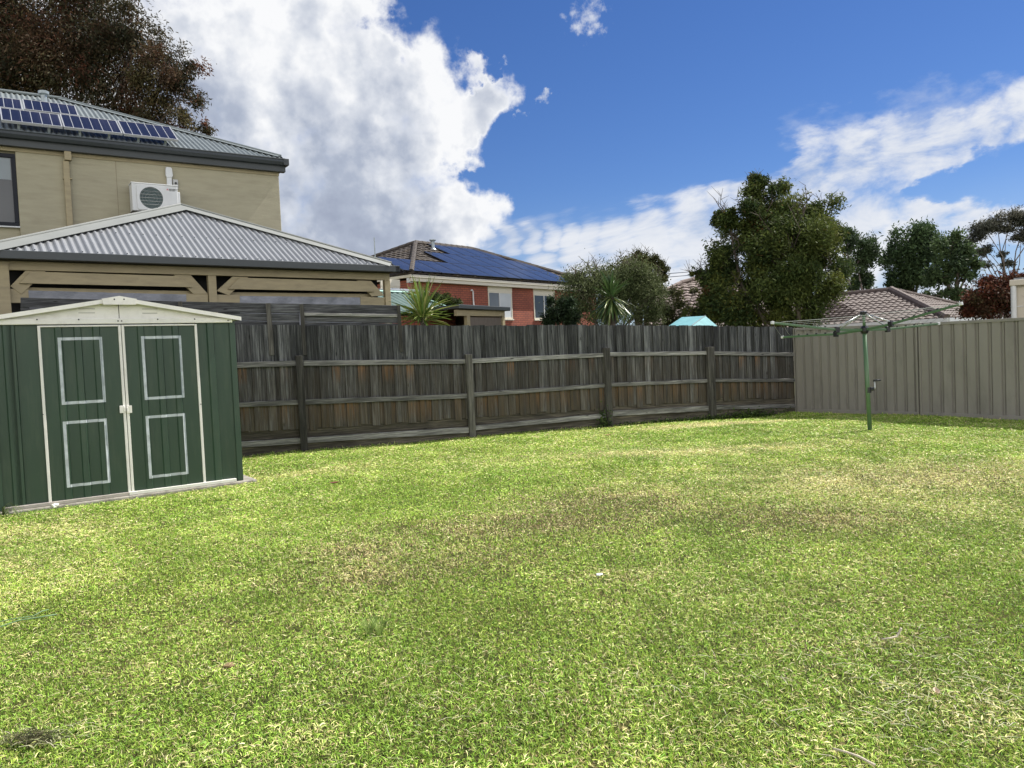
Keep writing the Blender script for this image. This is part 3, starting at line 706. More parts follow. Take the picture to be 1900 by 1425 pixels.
mb = MB(); A = sp_(201, 561, 0.09); B = sp_(238, 561, 0.09)
zs = (apz - ez) / (aE - aAp)
mb.prism([SH.pt(aAp - 0.17, apz - 0.17 * zs + 0.014, 0.10), SH.pt(aAp, apz + 0.016, 0.10), SH.pt(aAp + 0.17, apz - 0.17 * zs + 0.014, 0.10), SH.pt(aAp + 0.16, apz - 0.16 * zs - 0.05, 0.10), SH.pt(aAp - 0.16, apz - 0.16 * zs - 0.05, 0.10)], -SH.n * 0.0145)
mb.build('ridge_cap', MAT['cream'], shed)
def screw(mb, x, y, d, r=0.008):
    mb = MB(); c = SH.P(x, y, d); mb.tube([c, c + SH.n * 0.004], r, 8); mb.build('screw', MAT['screw'], shed)
for x, y in ((68.5, 593), (146, 593), (219, 595.5), (225.5, 595.5), (292.5, 592.5), (361, 592), (423, 594.5)): screw(mb, x, y, 0.0455)
for x, y in ((212, 555.3), (230, 555.3)): screw(mb, x, y, 0.1005)
for x, y in ((79.6, 769), (372.5, 750)): screw(mb, x, y, 0.045, 0.006)
# doors
def door(a0, a1, ribs, rects, mid_edge):
    mb = MB(); zt = zh0 - 0.012; zb = zf + 0.035
    ribsheet(mb, SH, a0, a1, zb, zt, 0.016, ribs, 0.018, 0.075)
    ribsheet(mb, SH, a0, a1, zb, zt, 0.002, [], 0)
    d = mb.build('door', MAT['green'], shed, fix=False)
    mb = MB(); w = 0.02
    SH.box(mb, a0 - 0.006, a0 + w, zb, zt, 0.008, 0.036); SH.box(mb, a1 - w, a1 + 0.006, zb, zt, 0.008, 0.036)
    SH.box(mb, a0 + w, a1 - w, zt - 0.016, zt, 0.010, 0.042)
    mb.build('door_frame', MAT['cream'], d, bevel=0.003)
    for (tl, tr, brr, bll) in rects:
        mb = MB(); th = 0.030
        P = [sp_(*q, 0.03) for q in (tl, tr, brr, bll)]
        aa0 = (P[0][0] + P[3][0]) / 2; aa1 = (P[1][0] + P[2][0]) / 2; zz1 = (P[0][1] + P[1][1]) / 2; zz0 = (P[2][1] + P[3][1]) / 2
        def strip(b0, b1, y0, y1, g=0.0014):
            # follows the ribs of the sheet
            cuts = sorted(set([b0, b1] + [c for r in ribs for c in (r - 0.0375, r - 0.0275, r + 0.0275, r + 0.0375) if b0 < c < b1]))
            def dep(q):
                for r in ribs:
                    t = abs(q - r)
                    if t <= 0.0275: return 0.018
                    if t < 0.0375: return 0.018 * (0.0375 - t) / 0.01
                return 0
            for c0, c1 in zip(cuts, cuts[1:]):
                mb.quad(SH.pt(c0, y0, 0.016 + dep(c0) + g), SH.pt(c1, y0, 0.016 + dep(c1) + g), SH.pt(c1, y1, 0.016 + dep(c1) + g), SH.pt(c0, y1, 0.016 + dep(c0) + g))
        strip(aa0, aa1, zz1 - th, zz1); strip(aa0, aa1, zz0, zz0 + th)
        strip(aa0, aa0 + th, zz0 + th, zz1 - th); strip(aa1 - th, aa1, zz0 + th, zz1 - th)
        mb.build('painted_rectangle', MAT['tape'], d, fix=False)
    return d
dl = door(aD0, aDm0, wr(117, 152.5, 187), [((106, 627), (190, 624.3), (196.6, 745.8), (115, 751.6)), ((116.6, 782.7), (198.7, 776), (205.3, 895.6), (123.7, 904.8))], 1)
dr = door(aDm1, aD1, wr(269, 302.5, 333), [((261.4, 624.5), (336.5, 622), (342.7, 737), (268.5, 742.9)), ((270.3, 771.9), (344, 766.6), (350, 879.2), (276.3, 888.4))], -1)
for d, x0, x1 in ((dl, 221.5, 232), (dr, 234.5, 245)):
    A = sp_(x0, 753, 0.04); B = sp_(x1, 766, 0.04); mb = MB()
    SH.box(mb, A[0], B[0], B[1], A[1], 0.036, 0.05); 
    if d is dl: SH.box(mb, B[0] - 0.012, B[0] + 0.004, B[1] + 0.015, A[1] - 0.015, 0.05, 0.062)
    else: SH.box(mb, A[0] - 0.004, A[0] + 0.012, B[1] + 0.015, A[1] - 0.015, 0.05, 0.062)
    mb.build('handle', MAT['cream'], d, bevel=0.003)
mb = MB(); am = sp_(238, 915)[0]; aTL = sp_(8, 940)[0]
SH.box(mb, aTL, am, zf + 0.001, zf + 0.035, 0.0, 0.055); mb.build('door_track', MAT['shaded_track'], shed, bevel=0.003)  # left length coloured darker, standing for the shaded part of the track
mb = MB(); SH.box(mb, am + 0.002, sp_(437, 895)[0], zf + 0.001, zf + 0.036, 0.0, 0.056); mb.build('door_track', MAT['cream'], shed, bevel=0.003)

slab = MB()
Q = [SH.pt(aL - 0.12, 0, 0.07), SH.pt(sp_(480, 899, 0.09)[0] - 0.05, 0, 0.07), SH.pt(sp_(480, 899, 0.09)[0], 0, 0.03), SH.pt(sp_(480, 899, 0.09)[0] + 0.02, 0, -DEP - 0.1), SH.pt(aL - 0.12, 0, -DEP - 0.1)]
slab.prism([q + Vector((0, 0, -0.12)) for q in Q], (0, 0, 0.168))
so2 = slab.build('concrete_slab', MAT['concrete'], None, origin=SH.pt(aAp, 0, -0.7), bevel=0.015)
tag(so2, 'rough grey concrete slab showing at the foot of the green shed', 'slab')

# ------------------------------------------------------------------ clothesline
CB = pz(1614, 798, 0.0); CY = CB.y
cl = thing('clothesline', 'green rotary clothesline with four folding arms standing in the lawn', 'clothesline', CB)
hubP = at(1604, 612, CY); topP = at(1602, 580, CY)
axis = (topP - CB).normalized()
mb = MB(); mb.tube([CB - axis * 0.15, CB + axis * ((hubP - CB).length - 0.02)], 0.032, 16); mb.build('post', MAT['clothes_green'], cl, smooth=True)
mb = MB(); mb.tube([hubP, topP], 0.022, 12); mb.build('inner_post', MAT['clothes_green'], cl, smooth=True)
mb = MB()
mb.tube([hubP - axis * 0.06, hubP - axis * 0.055, hubP - axis * 0.02, hubP + axis * 0.03, hubP + axis * 0.06], [0.038, 0.048, 0.06, 0.06, 0.04], 10)
mb.build('hub', MAT['black'], cl)
mb = MB(); mb.tube([topP - axis * 0.03, topP - axis * 0.025, topP + axis * 0.01, topP + axis * 0.02], [0.03, 0.05, 0.055, 0.03], 10); mb.build('head', MAT['black'], cl)
arms = {'L1': ((1434, 599), 11.2, (1553, 612)), 'R1': ((1782, 564), 10.4, (1653, 601.5)), 'L2': ((1452.6, 625.6), 13.2, (1551, 620)), 'R2': ((1740.6, 600.6), 12.4, (1647, 611))}
tips = {}
for kx, (tp, Yt, bp) in arms.items():
    T = at(*tp, Yt); Yb = CY + (Yt - CY) * 0.34; Bk = at(*bp, Yb)
    tips[kx] = (Bk, T)
    mb = MB(); mb.bar(hubP, Bk, 0.026, 0.036); mb.bar(Bk, T, 0.024, 0.033); arm = mb.build('arm', MAT['clothes_green'], cl, bevel=0.004)
    mb = MB(); dv = (T - Bk).normalized(); mb.bar(Bk - dv * 0.035, Bk + dv * 0.035, 0.05, 0.085); mb.build('bracket', MAT['black'], arm, bevel=0.006)
    mb = MB(); mb.bar(T - dv * 0.015, T + dv * 0.03, 0.038, 0.044); mb.build('end_cap', MAT['white'], arm, bevel=0.006)
    for q in range(1, 6):
        mb = MB(); c = Bk + (T - Bk) * (q / 6 + 0.02); mb.bar(c - dv * 0.014, c + dv * 0.014, 0.012, 0.02, col=None)
        mb.v[-8:] = [tuple(Vector(p) + Vector((0, 0, 0.026))) for p in mb.v[-8:]]
        mb.build('line_guide', MAT['black'], arm)
    mb = MB(); mb.tube([topP - axis * 0.01, Bk + Vector((0, 0, 0.035))], 0.010, 8); mb.build('strut', MAT['galv'], cl, smooth=True)
order = ['L1', 'R1', 'R2', 'L2']
for q in (1.0, 0.86, 0.70, 0.54, 0.38):
    mb = MB()
    for i in range(4):
        A = tips[order[i]]; B = tips[order[(i + 1) % 4]]
        p0 = A[0] + (A[1] - A[0]) * q + Vector((0, 0, 0.03 if q < 1 else 0)); p1 = B[0] + (B[1] - B[0]) * q + Vector((0, 0, 0.03 if q < 1 else 0))
        mid = (p0 + p1) / 2 - Vector((0, 0, 0.025)); mb.tube([p0, (p0 + mid) / 2 - Vector((0, 0, 0.006)), mid, (p1 + mid) / 2 - Vector((0, 0, 0.006)), p1], 0.0022, 5)
    mb.build('line', MAT['wire'], cl)
# winding handle
Hc = at(1614, 722, CY) ; mb = MB()
mb.tube([Hc + Vector((-0.02, 0, -0.055)), Hc + Vector((-0.02, 0, 0.03))], 0.042, 12)
mb.tube([Hc, Hc + Vector((0.055, -0.03, 0))], 0.026, 10)
mb.build('winder_box', MAT['black'], cl)
mb = MB(); e = Hc + Vector((0.055, -0.03, 0)); t = e + Vector((0.0, -0.01, 0.13))
mb.tube([e, e + Vector((0.012, 0, 0.02)), t], [0.012, 0.012, 0.010], 8); mb.build('crank', MAT['galv'], cl, smooth=True)
mb = MB(); mb.tube([t + Vector((-0.02, 0, 0)), t + Vector((0.02, -0.004, 0.002)), t + Vector((0.09, -0.01, 0.004))], [0.016, 0.015, 0.013], 8); mb.build('handle', MAT['black'], cl, smooth=True)
# ------------------------------------------------------------------ pergola with corrugated roof
def corrug(mb, pl, a0, a1, lim, pitch, amp, sub=6):
    n = int((a1 - a0) / pitch * sub) + 1; prev = None
    for i in range(n + 1):
        q = a0 + (a1 - a0) * i / n; b0, b1 = lim(q)
        w = amp * (0.5 + 0.5 * math.cos(2 * PI * (q - a0) / pitch))
        cur = (pl.pt(q, b0, w), pl.pt(q, max(b0, b1), w))
        if prev and (b1 > b0 or prev[1] != prev[0]): mb.quad(prev[0], cur[0], cur[1], prev[1])
        prev = cur
ZE = 3.25
GL, GR = pz(0, 463, ZE), pz(742, 493, ZE)
PG = Fr(GL, GR - GL)
pp_ = math.radians(30)
gR = (GR - GL).dot(PG.u); PLp = Pl(PG.pt(0, ZE - 0.03, -0.04), PG.u, pp_)
apA, apB = PLp.px(335, 386); gL = 2 * apA - gR
perg = thing('pergola', 'tan timber pergola with hipped grey corrugated roof rising behind the fence screen', 'pergola', PG.pt(apA, 0, -1.5))
lim = lambda q: (-0.02, (apB) * (1 - abs(q - apA) / (gR - apA)) - 0.06)
mb = MB(); corrug(mb, PLp, gL + 0.15, gR - 0.15, lim, 0.105, 0.032)
rf = mb.build('roof', MAT['iron'], perg, smooth=True, fix=False)
# roofing screws in rows, every second crest
for b in (0.06, 0.95, 1.85):
    q = gL + 0.15
    while q < gR - 0.2:
        q += 0.21
        if lim(q)[1] > b + 0.05: mb = MB(); mb.tube([PLp.pt(q, b, 0.028), PLp.pt(q, b, 0.040)], 0.010, 6); mb.build('roof_screw', MAT['charcoal'], rf)
ridgeL = 0.9
AP = PLp.pt(apA, apB); back = Vector((-PG.n.x, -PG.n.y, 0)); APb = AP + back * ridgeL
D2 = (AP - GL).dot(back) + ridgeL
cR, cL = PG.pt(gR, ZE - 0.03, -0.04), PG.pt(gL, ZE - 0.03, -0.04)
mb = MB()
mb.poly([cR, cR + back * D2, APb, AP]); mb.poly([cL, cL + back * D2, APb, AP])
mb.build('side_roof', MAT['iron'], perg, fix=False)
mb = MB()   # wide pale flashings over the hips
for c, sgn in ((cL, -1), (cR, 1)):
    w = PLp.w
    e = (AP - c).normalized(); inn = w.cross(e); 
    if inn.dot(PG.u) * sgn > 0: inn = -inn
    top0, top1 = c + w * 0.05 + e * 0.16, AP + w * 0.05 + Vector((0, 0, 0.02))
    width = 0.24 if sgn < 0 else 0.2
    mb.prism([top0, top1, top1 + inn * width - e * 0.1, top0 + inn * width - e * 0.0], -w * 0.004)
    out = Vector((PG.u.x * sgn * 0.12, PG.u.y * sgn * 0.12, -0.10))
    mb.prism([top0, top1, top1 + out, top0 + out], -Vector((0, 0, 0.004)))
    mb.tube([top0 + Vector((0, 0, 0.004)), top1 + Vector((0, 0, 0.004))], 0.022, 8)
mb.build('hip_flashing', MAT['cap'], perg, fix=False)
mb = MB(); PG.box(mb, gL, gR, ZE - 0.125, ZE, -0.10, 0.0)
mb.box(PG.pt(gR, ZE - 0.125, 0), PG.u * 0.0 - PG.u * 0.10, back * D2, Vector((0, 0, 0.124)))
mb.build('gutter', MAT['charcoal'], perg, bevel=0.008)
BD = -0.24
pb = lambda x, y: PG.px(x, y, BD)
mb = MB()
zbL, zbR = pb(17, 498.7)[1], pb(724, 521.3)[1]; zbm = (zbL + zbR) / 2
aEnd = pb(724.3, 540)[0]
PG.box(mb, gL + 0.3, aEnd, zbm, ZE - 0.10, BD - 0.09, BD)
mb.build('beam', MAT['tan'], perg, bevel=0.004)
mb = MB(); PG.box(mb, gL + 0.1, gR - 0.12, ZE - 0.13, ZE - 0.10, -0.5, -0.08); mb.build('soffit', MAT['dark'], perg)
for x0, x1, top in ((-8, 17.5, ZE - 0.14), (386.5, 401.5, zbm + 0.002), (714, 724, zbm + 0.002)):
    A, B = PG.px(x0, 520, BD)[0], PG.px(x1, 520, BD)[0]; mb = MB()
    PG.box(mb, A, B, 0, top - 0.004, BD - 0.10 + (0.03 if x0 < 0 else 0), BD + (0.035 if x0 < 0 else -0.002)); mb.build('post', MAT['tan'], perg, bevel=0.006)
def pergpoly(name, pts, d, th, mat, bev=0.003):
    mb = MB(); mb.prism(PG.pp(pts, d), -PG.n * th); return mb.build(name, mat, perg, bevel=bev)
for pts in ([(19, 531), (48.5, 501), (86, 502.5), (40, 546)], [(322, 509.3), (354, 510.4), (386, 545.5), (359, 545.5)],
            [(402.5, 539.5), (431.5, 513), (461, 513.8), (425, 548)], [(663, 520), (688.5, 521.2), (713.5, 548.2), (690, 550)]):
    pergpoly('brace', pts, BD - 0.02, 0.05, MAT['tan'])
for pts in ([(36, 525.5), (57, 503.8), (331, 512.2), (356.5, 532.8)], [(423, 536.3), (444.5, 515.2), (677, 522), (694.5, 541.3)]):
    pergpoly('plank', pts, BD + 0.022, 0.03, MAT['tan'])
for pts in ([(44, 533), (352, 540), (362, 549), (30, 541)], [(428, 542), (690, 545.5), (694, 553), (420, 549)]):
    pergpoly('back_board', pts, BD - 0.11, 0.02, MAT['tan'])
for pts in ([(19, 535.5), (53.5, 537), (53.5, 562), (19, 562)], [(345, 545), (386, 546), (386, 572), (345, 572)], [(402, 546.5), (445, 547.5), (445, 574), (402, 574)], [(669, 551), (714, 552), (714, 580), (669, 580)]):
    pergpoly('side_board', pts, BD - 0.03, 0.03, MAT['tan'])
def tarp(x0, y0, x1, y1):
    A, B = PG.px(x0, y0, BD), PG.px(x1, y1, BD); mb = MB(); n = 40; rows = 8; r_ = random.Random(x0)
    ph = r_.random() * 6
    vs = []
    for j in range(rows + 1):
        for i in range(n + 1):
            t = i / n; q = A[0] + (B[0] - A[0]) * t; zt = A[1] + (B[1] - A[1]) * t
            z = zt - 0.55 * j / rows
            d = BD - 0.035 + 0.012 * math.sin(q * 13 + ph + j * 0.9) + 0.008 * math.sin(q * 29 + j * 1.7) + 0.01 * math.sin(j * 1.3 + q * 3)
            vs.append(PG.pt(q, z, d))
    fs = [(j * (n + 1) + i, j * (n + 1) + i + 1, (j + 1) * (n + 1) + i + 1, (j + 1) * (n + 1) + i) for j in range(rows) for i in range(n)]
    mb.add(vs, fs); mb.build('tarp_screen', MAT['tarp'], perg, smooth=True, fix=False)
tarp(53, 538.5, 346, 546); tarp(444.4, 548.6, 670, 551.5)
mb = MB(); PG.box(mb, gL + 0.4, aEnd - 0.12, 1.2, ZE - 0.12, -0.62, -0.55); mb.build('shade_sheet', MAT['dark'], perg)  # near-black sheet added behind the openings, standing for the shaded interior

# small spiky palm tip showing above the pergola hip
pt0 = at(553, 452, 19.5)
palm = thing('palm', 'tips of a spiky palm just showing above the pergola roof', 'palm', (pt0.x, pt0.y, 0))
mb = MB(); mb.tube([(pt0.x, pt0.y, 0), pt0 + Vector((0.02, 0, -0.3))], [0.09, 0.06], 8); mb.build('trunk', MAT['bark'], palm)
mb = MB(); r_ = random.Random(5)
for i in range(26):
    a = r_.uniform(0, 2 * PI); e = r_.uniform(0.1, 1.2); L_ = r_.uniform(0.35, 0.6)
    d = Vector((math.cos(a) * math.cos(e), math.sin(a) * math.cos(e), math.sin(e))); s = d.cross(Vector((0, 0, 1))).normalized() * 0.012
    b0 = pt0 - Vector((0, 0, 0.32)); g = r_.uniform(0.7, 1.2); c = (0.06 * g, 0.085 * g, 0.03 * g)
    mb.add([b0 - s, b0 + s, b0 + d * L_ * 0.6 + s, b0 + d * L_ * 0.6 - s, b0 + d * L_ - Vector((0, 0, 0.06))], [(0, 1, 2, 3), (3, 2, 4)], c)
mb.build('frond', MAT['leaf'], palm, fix=False)

# ------------------------------------------------------------------ two-storey rendered house
HZ = 6.06
H0, H1 = pz(0, 238, HZ), pz(536, 295, HZ)
HF = Fr(H0, H1 - H0); hR = (H1 - H0).dot(HF.u); hL = -7.0
WD = -0.27
house = thing('two_storey_house', 'two-storey tan rendered house with grey corrugated roof at the left', 'house', HF.pt(1, 0, -4))
aCor = HF.px(519.5, 370, WD)[0]; a32 = HF.px(32.5, 350, WD)[0]
hback = Vector((-HF.n.x, -HF.n.y, 0)); HD = 8.2
mb = MB()
HF.box(mb, a32, aCor, 0, HZ - 0.12, WD - HD, WD)
mb.build('wall', MAT['render'], house, bevel=0.01)
mb = MB(); HF.box(mb, hL + 0.3, a32 - 0.002, 0, HZ - 0.12, WD - HD, WD - 0.07); mb.build('wall', MAT['render'], house)
mb = MB(); HF.box(mb, hL, aCor + 0.004, HZ - 0.345, HZ - 0.27, WD, WD + 0.022); mb.build('frieze_board', MAT['tan'], house, bevel=0.004)
mb = MB(); jx = HF.px(218, 360, WD)[0]; HF.box(mb, jx - 0.006, jx + 0.006, 3.3, HZ - 0.35, WD, WD + 0.0025); mb.build('control_joint', plain('joint sealant', (0.25, 0.21, 0.14), 0.8), house)
hp = math.radians(25.5)
PLh = Pl(HF.pt(0, HZ - 0.02, -0.03), HF.u, hp); rl = 4.1 / math.cos(hp)
hlim = lambda q: (0.0, max(0.0, min(rl, (hR - q) / math.cos(hp)) - 0.05))
mb = MB(); corrug(mb, PLh, hL, hR - 0.06, hlim, 0.105, 0.030)
mb.build('roof', MAT['iron_green'], house, smooth=True, fix=False)
hc = PLh.pt(hR, 0); hrid = PLh.pt(hR - 4.1, rl); hrl = PLh.pt(hL, rl); hcb = hc + hback * 8.2
mb = MB(); mb.poly([hc, hcb, hrid]); mb.poly([hcb, PLh.pt(hL, 0) + hback * 8.2, hrl, hrid]); mb.build('rear_roof', MAT['iron_green'], house, fix=False)
mb = MB()
e = (hrid - hc).normalized(); inn = PLh.w.cross(e); inn = -inn if inn.dot(HF.u) > 0 else inn
q0, q1 = hc + PLh.w * 0.05 + e * 0.2, hrid + PLh.w * 0.05
mb.prism([q0, q1, q1 + inn * 0.14, q0 + inn * 0.14], -PLh.w * 0.005); mb.tube([q0, q1], 0.03, 8)
o2 = HF.u * 0.08 - Vector((0, 0, 0.07)); mb.prism([q0, q1, q1 + o2, q0 + o2], -Vector((0, 0, 0.004)))
mb.tube([hrid + PLh.w * 0.05, hrl + PLh.w * 0.05], 0.04, 8)
mb.build('hip_flashing', MAT['iron_green'], house, fix=False)
mb = MB()
prof = [(0.0, HZ), (0.004, HZ - 0.012), (-0.012, HZ - 0.03), (-0.004, HZ - 0.075), (-0.02, HZ - 0.10), (-0.045, HZ - 0.135), (-0.12, HZ - 0.145), (-0.12, HZ)]
mb.prism([HF.pt(hL, z, d) for d, z in prof], HF.u * (hR - hL))
mb.box(HF.pt(hR - 0.0, HZ - 0.14, 0.0), -HF.u * 0.12, hback * 8.2, Vector((0, 0, 0.139)))
mb.build('gutter', MAT['charcoal'], house)
mb = MB(); HF.box(mb, hL, hR - 0.05, HZ - 0.27, HZ - 0.03, WD, -0.125); mb.box(HF.pt(aCor, HZ - 0.27, WD), HF.u * (hR - aCor - 0.13), hback * 8.0, Vector((0, 0, 0.24)))
mb.build('eave_lining', MAT['charcoal'], house)
# downpipe with rainhead
mb = MB(); A, B = HF.px(118, 270, WD + 0.1), HF.px(131, 270, WD + 0.1)
rt, rb = HF.px(124, 263, WD + 0.1)[1], HF.px(124, 297, WD + 0.1)[1]
HF.box(mb, A[0], B[0], rb, rt, WD + 0.01, WD + 0.13)
dp = mb.build('rainhead', MAT['tan'], house, bevel=0.006)
mb = MB(); A2, B2 = HF.px(120, 350, WD + 0.07)[0], HF.px(131.5, 350, WD + 0.07)[0]
HF.box(mb, A2, B2, 0, rb - 0.012, WD + 0.005, WD + 0.085)
dp = mb.build('downpipe', MAT['tan'], house, bevel=0.008)
mb = MB(); zc = HF.px(126, 331, WD + 0.08)[1]; HF.box(mb, A2 - 0.012, B2 + 0.03, zc - 0.012, zc + 0.012, WD + 0.001, WD + 0.09); mb.build('pipe_clip', MAT['tan'], dp)
# window
wt = HF.px(20, 285.5, WD - 0.03); wb = HF.px(37, 422.5, WD - 0.03); wr_ = wb[0]
mb = MB(); fw = 0.075
z0, z1 = wb[1] + 0.02, wt[1]; wl = wr_ - 1.9
for bx in ((wl, wr_, z1 - fw, z1), (wl, wr_, z0, z0 + fw), (wl, wl + fw, z0 + fw, z1 - fw), (wr_ - fw, wr_, z0 + fw, z1 - fw)): HF.box(mb, bx[0], bx[1], bx[2], bx[3], WD - 0.075, WD - 0.01)
win = mb.build('window', MAT['blackframe'], house, bevel=0.004)
mb = MB(); HF.box(mb, wl + fw, wr_ - fw, z0 + fw, z1 - fw, WD - 0.06, WD - 0.045); mb.build('pane', MAT['glass_dark'], win)
mb = MB(); zb_ = HF.px(10, 333, WD - 0.04)[1]; HF.box(mb, wl + fw + 0.01, wr_ - fw - 0.01, zb_, z1 - fw - 0.005, WD - 0.044, WD - 0.041); mb.build('blind', plain('grey blind', (0.20, 0.23, 0.25), 0.35, 0.05), win)
mb = MB(); HF.box(mb, wl, wr_ + 0.005, wb[1] - 0.005, wb[1] + 0.018, WD - 0.07, WD + 0.01); mb.build('sill', MAT['white'], win)
# flue
fb = PLh.px(82, 190); mb = MB(); c = PLh.pt(*fb); 
ft = at(82.5, 170, c.y)
mb.tube([c - Vector((0, 0, 0.3)), (c.x, c.y, ft.z - 0.06)], 0.065, 14); mb.tube([(c.x, c.y, ft.z - 0.09), (c.x, c.y, ft.z - 0.06), (c.x, c.y, ft.z), (c.x, c.y, ft.z + 0.012)], [0.06, 0.11, 0.115, 0.09], 16)
mb.build('flue', MAT['flue'], house, smooth=False)

# solar panels on a tilt frame
PLs = Pl(PLh.pt(0, 0.35, 0.20), HF.u, hp + math.radians(6))
def panel_old(tl, tr, br, bl_, label):
    Q = [PLs.px(*p) for p in (tl, tr, br, bl_)]
    a0 = (Q[0][0] + Q[3][0]) / 2; a1 = (Q[1][0] + Q[2][0]) / 2; b1 = (Q[0][1] + Q[1][1]) / 2; b0 = (Q[2][1] + Q[3][1]) / 2
    c = PLs.pt((a0 + a1) / 2, b0)
    th = thing('solar_panel', label, 'solar panel', c, 'solar panels on the two-storey house')
    fwid = 0.022
    mb = MB()
    for (p, q, r, s) in ((a0, a1, b0, b0 + fwid), (a0, a1, b1 - fwid, b1), (a0, a0 + fwid, b0 + fwid, b1 - fwid), (a1 - fwid, a1, b0 + fwid, b1 - fwid)):
        mb.prism([PLs.pt(p, r, 0.004), PLs.pt(q, r, 0.004), PLs.pt(q, s, 0.004), PLs.pt(p, s, 0.004)], -PLs.w * 0.05)
    mb.build('frame', MAT['alu'], th)
    mb = MB(); mb.prism([PLs.pt(a0 + fwid, b0 + fwid, 0), PLs.pt(a1 - fwid, b0 + fwid, 0), PLs.pt(a1 - fwid, b1 - fwid, 0), PLs.pt(a0 + fwid, b1 - fwid, 0)], -PLs.w * 0.03)
    mb.build('cell_sheet', MAT['cell_old'], th, uvdir=PLs.u, uvz=PLs.v)
    for k in range(1, 6):
        mb = MB(); q = a0 + (a1 - a0) * k / 6; mb.prism([PLs.pt(q - 0.006, b0 + fwid, 0.002), PLs.pt(q + 0.006, b0 + fwid, 0.002), PLs.pt(q + 0.006, b1 - fwid, 0.002), PLs.pt(q - 0.006, b1 - fwid, 0.002)], -PLs.w * 0.004); mb.build('busbar', MAT['alu'], th)
    for q in (a0 + 0.25 * (a1 - a0), a0 + 0.75 * (a1 - a0)):
        p = PLs.pt(q, b0 + 0.06, -0.05); mb = MB(); mb.box(p, HF.u * 0.045, hback * 0.02, -PLh.w * 0.16); mb.build('bracket', MAT['flue'], th)
LB = 'silver framed solar panel, %s on the two-storey house'
panel_old((1.4, 200.6), (108.6, 211.8), (116, 233.7), (0.5, 223.5), LB % 'leftmost of lower row')
panel_old((110.5, 212), (213, 223), (230, 248), (118.5, 235.2), LB % 'middle of lower row')
panel_old((215.6, 223.8), (310.5, 234), (335.5, 260.5), (231.7, 247.6), LB % 'rightmost of lower row')
panel_old((41.5, 185), (137.8, 194.3), (146.7, 214), (45, 203), LB % 'right one of upper row')
panel_old((-63, 173.5), (38.5, 184), (42.5, 203), (-64, 191.5), LB % 'cut-off left one of upper row')

# air conditioner on the wall
acD = WD + 0.40
TL, TR, BL_ = HF.px(243.5, 338.5, acD), HF.px(329, 346, acD), HF.px(246, 390, acD)
a0, a1 = TL[0], TR[0]; z1 = (TL[1] + TR[1]) / 2; z0 = BL_[1]
ac = thing('air_conditioner', 'white outdoor air conditioner unit mounted high on the tan house wall', 'air conditioner', HF.pt((a0 + a1) / 2, z0, WD + 0.2))
mb = MB(); HF.box(mb, a0, a1, z0, z1, WD + 0.08, acD); mb.build('casing', MAT['white'], ac, bevel=0.012)
mb = MB(); HF.box(mb, a0 - 0.012, a1 + 0.008, z1 - 0.004, z1 + 0.018, WD + 0.075, acD + 0.012); mb.build('lid', MAT['white'], ac, bevel=0.006)
W, Hh = a1 - a0, z1 - z0
fc = (a0 + W * 0.41, z0 + Hh * 0.49); fr_ = Hh * 0.40
mb = MB(); n = 40
gx0, gx1, gz0, gz1 = a0 + W * 0.10, a0 + W * 0.70, z0 + Hh * 0.04, z1 - Hh * 0.06
# grille plate with a round hole
ring = [HF.pt(fc[0] + fr_ * math.cos(2 * PI * i / n), fc[1] + fr_ * math.sin(2 * PI * i / n), acD + 0.022) for i in range(n)]
def sq(i):
    t = 2 * PI * (i / n); c, s = math.cos(t), math.sin(t)
    k = min((gx1 - fc[0]) / c if c > 1e-6 else ((gx0 - fc[0]) / c if c < -1e-6 else 9), (gz1 - fc[1]) / s if s > 1e-6 else ((gz0 - fc[1]) / s if s < -1e-6 else 9))
    return HF.pt(fc[0] + c * k, fc[1] + s * k, acD + 0.022)
sqr = [sq(i) for i in range(n)]
for i in range(n):
    j = (i + 1) % n
    mb.quad(ring[i], ring[j], sqr[j], sqr[i]); mb.quad(sqr[i], sqr[j], sqr[j] - HF.n * 0.02, sqr[i] - HF.n * 0.02); mb.quad(ring[i], ring[j], ring[j] - HF.n * 0.02, ring[i] - HF.n * 0.02)
gr = mb.build('fan_grille', MAT['white'], ac, fix=False)
gmat = plain('grey grille wire', (0.30, 0.32, 0.31), 0.5)
for k in range(-2, 4):
    mb = MB(); z = fc[1] + k * fr_ * 0.30
    h = math.sqrt(max(0, fr_ ** 2 - (z - fc[1]) ** 2)); 
    if h > 0.02: mb.tube([HF.pt(fc[0] - h, z, acD + 0.016), HF.pt(fc[0] + h, z, acD + 0.016)], 0.0045, 6); mb.build('grille_bar', gmat, gr)
for rr in (0.25, 0.5, 0.75, 0.93):
    mb = MB(); mb.tube([HF.pt(fc[0] + fr_ * rr * math.cos(2 * PI * i / 28), fc[1] + fr_ * rr * math.sin(2 * PI * i / 28), acD + 0.012) for i in range(29)], 0.0016, 5); mb.build('grille_ring', gmat, gr)
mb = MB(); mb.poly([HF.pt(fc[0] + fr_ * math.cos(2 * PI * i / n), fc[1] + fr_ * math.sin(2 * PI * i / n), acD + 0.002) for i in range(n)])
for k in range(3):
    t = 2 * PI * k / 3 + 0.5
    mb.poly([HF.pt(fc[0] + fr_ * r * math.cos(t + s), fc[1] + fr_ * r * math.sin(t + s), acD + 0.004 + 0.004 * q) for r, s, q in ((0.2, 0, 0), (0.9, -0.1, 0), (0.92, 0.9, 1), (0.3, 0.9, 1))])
mb.build('fan', MAT['fan'], gr, fix=False)
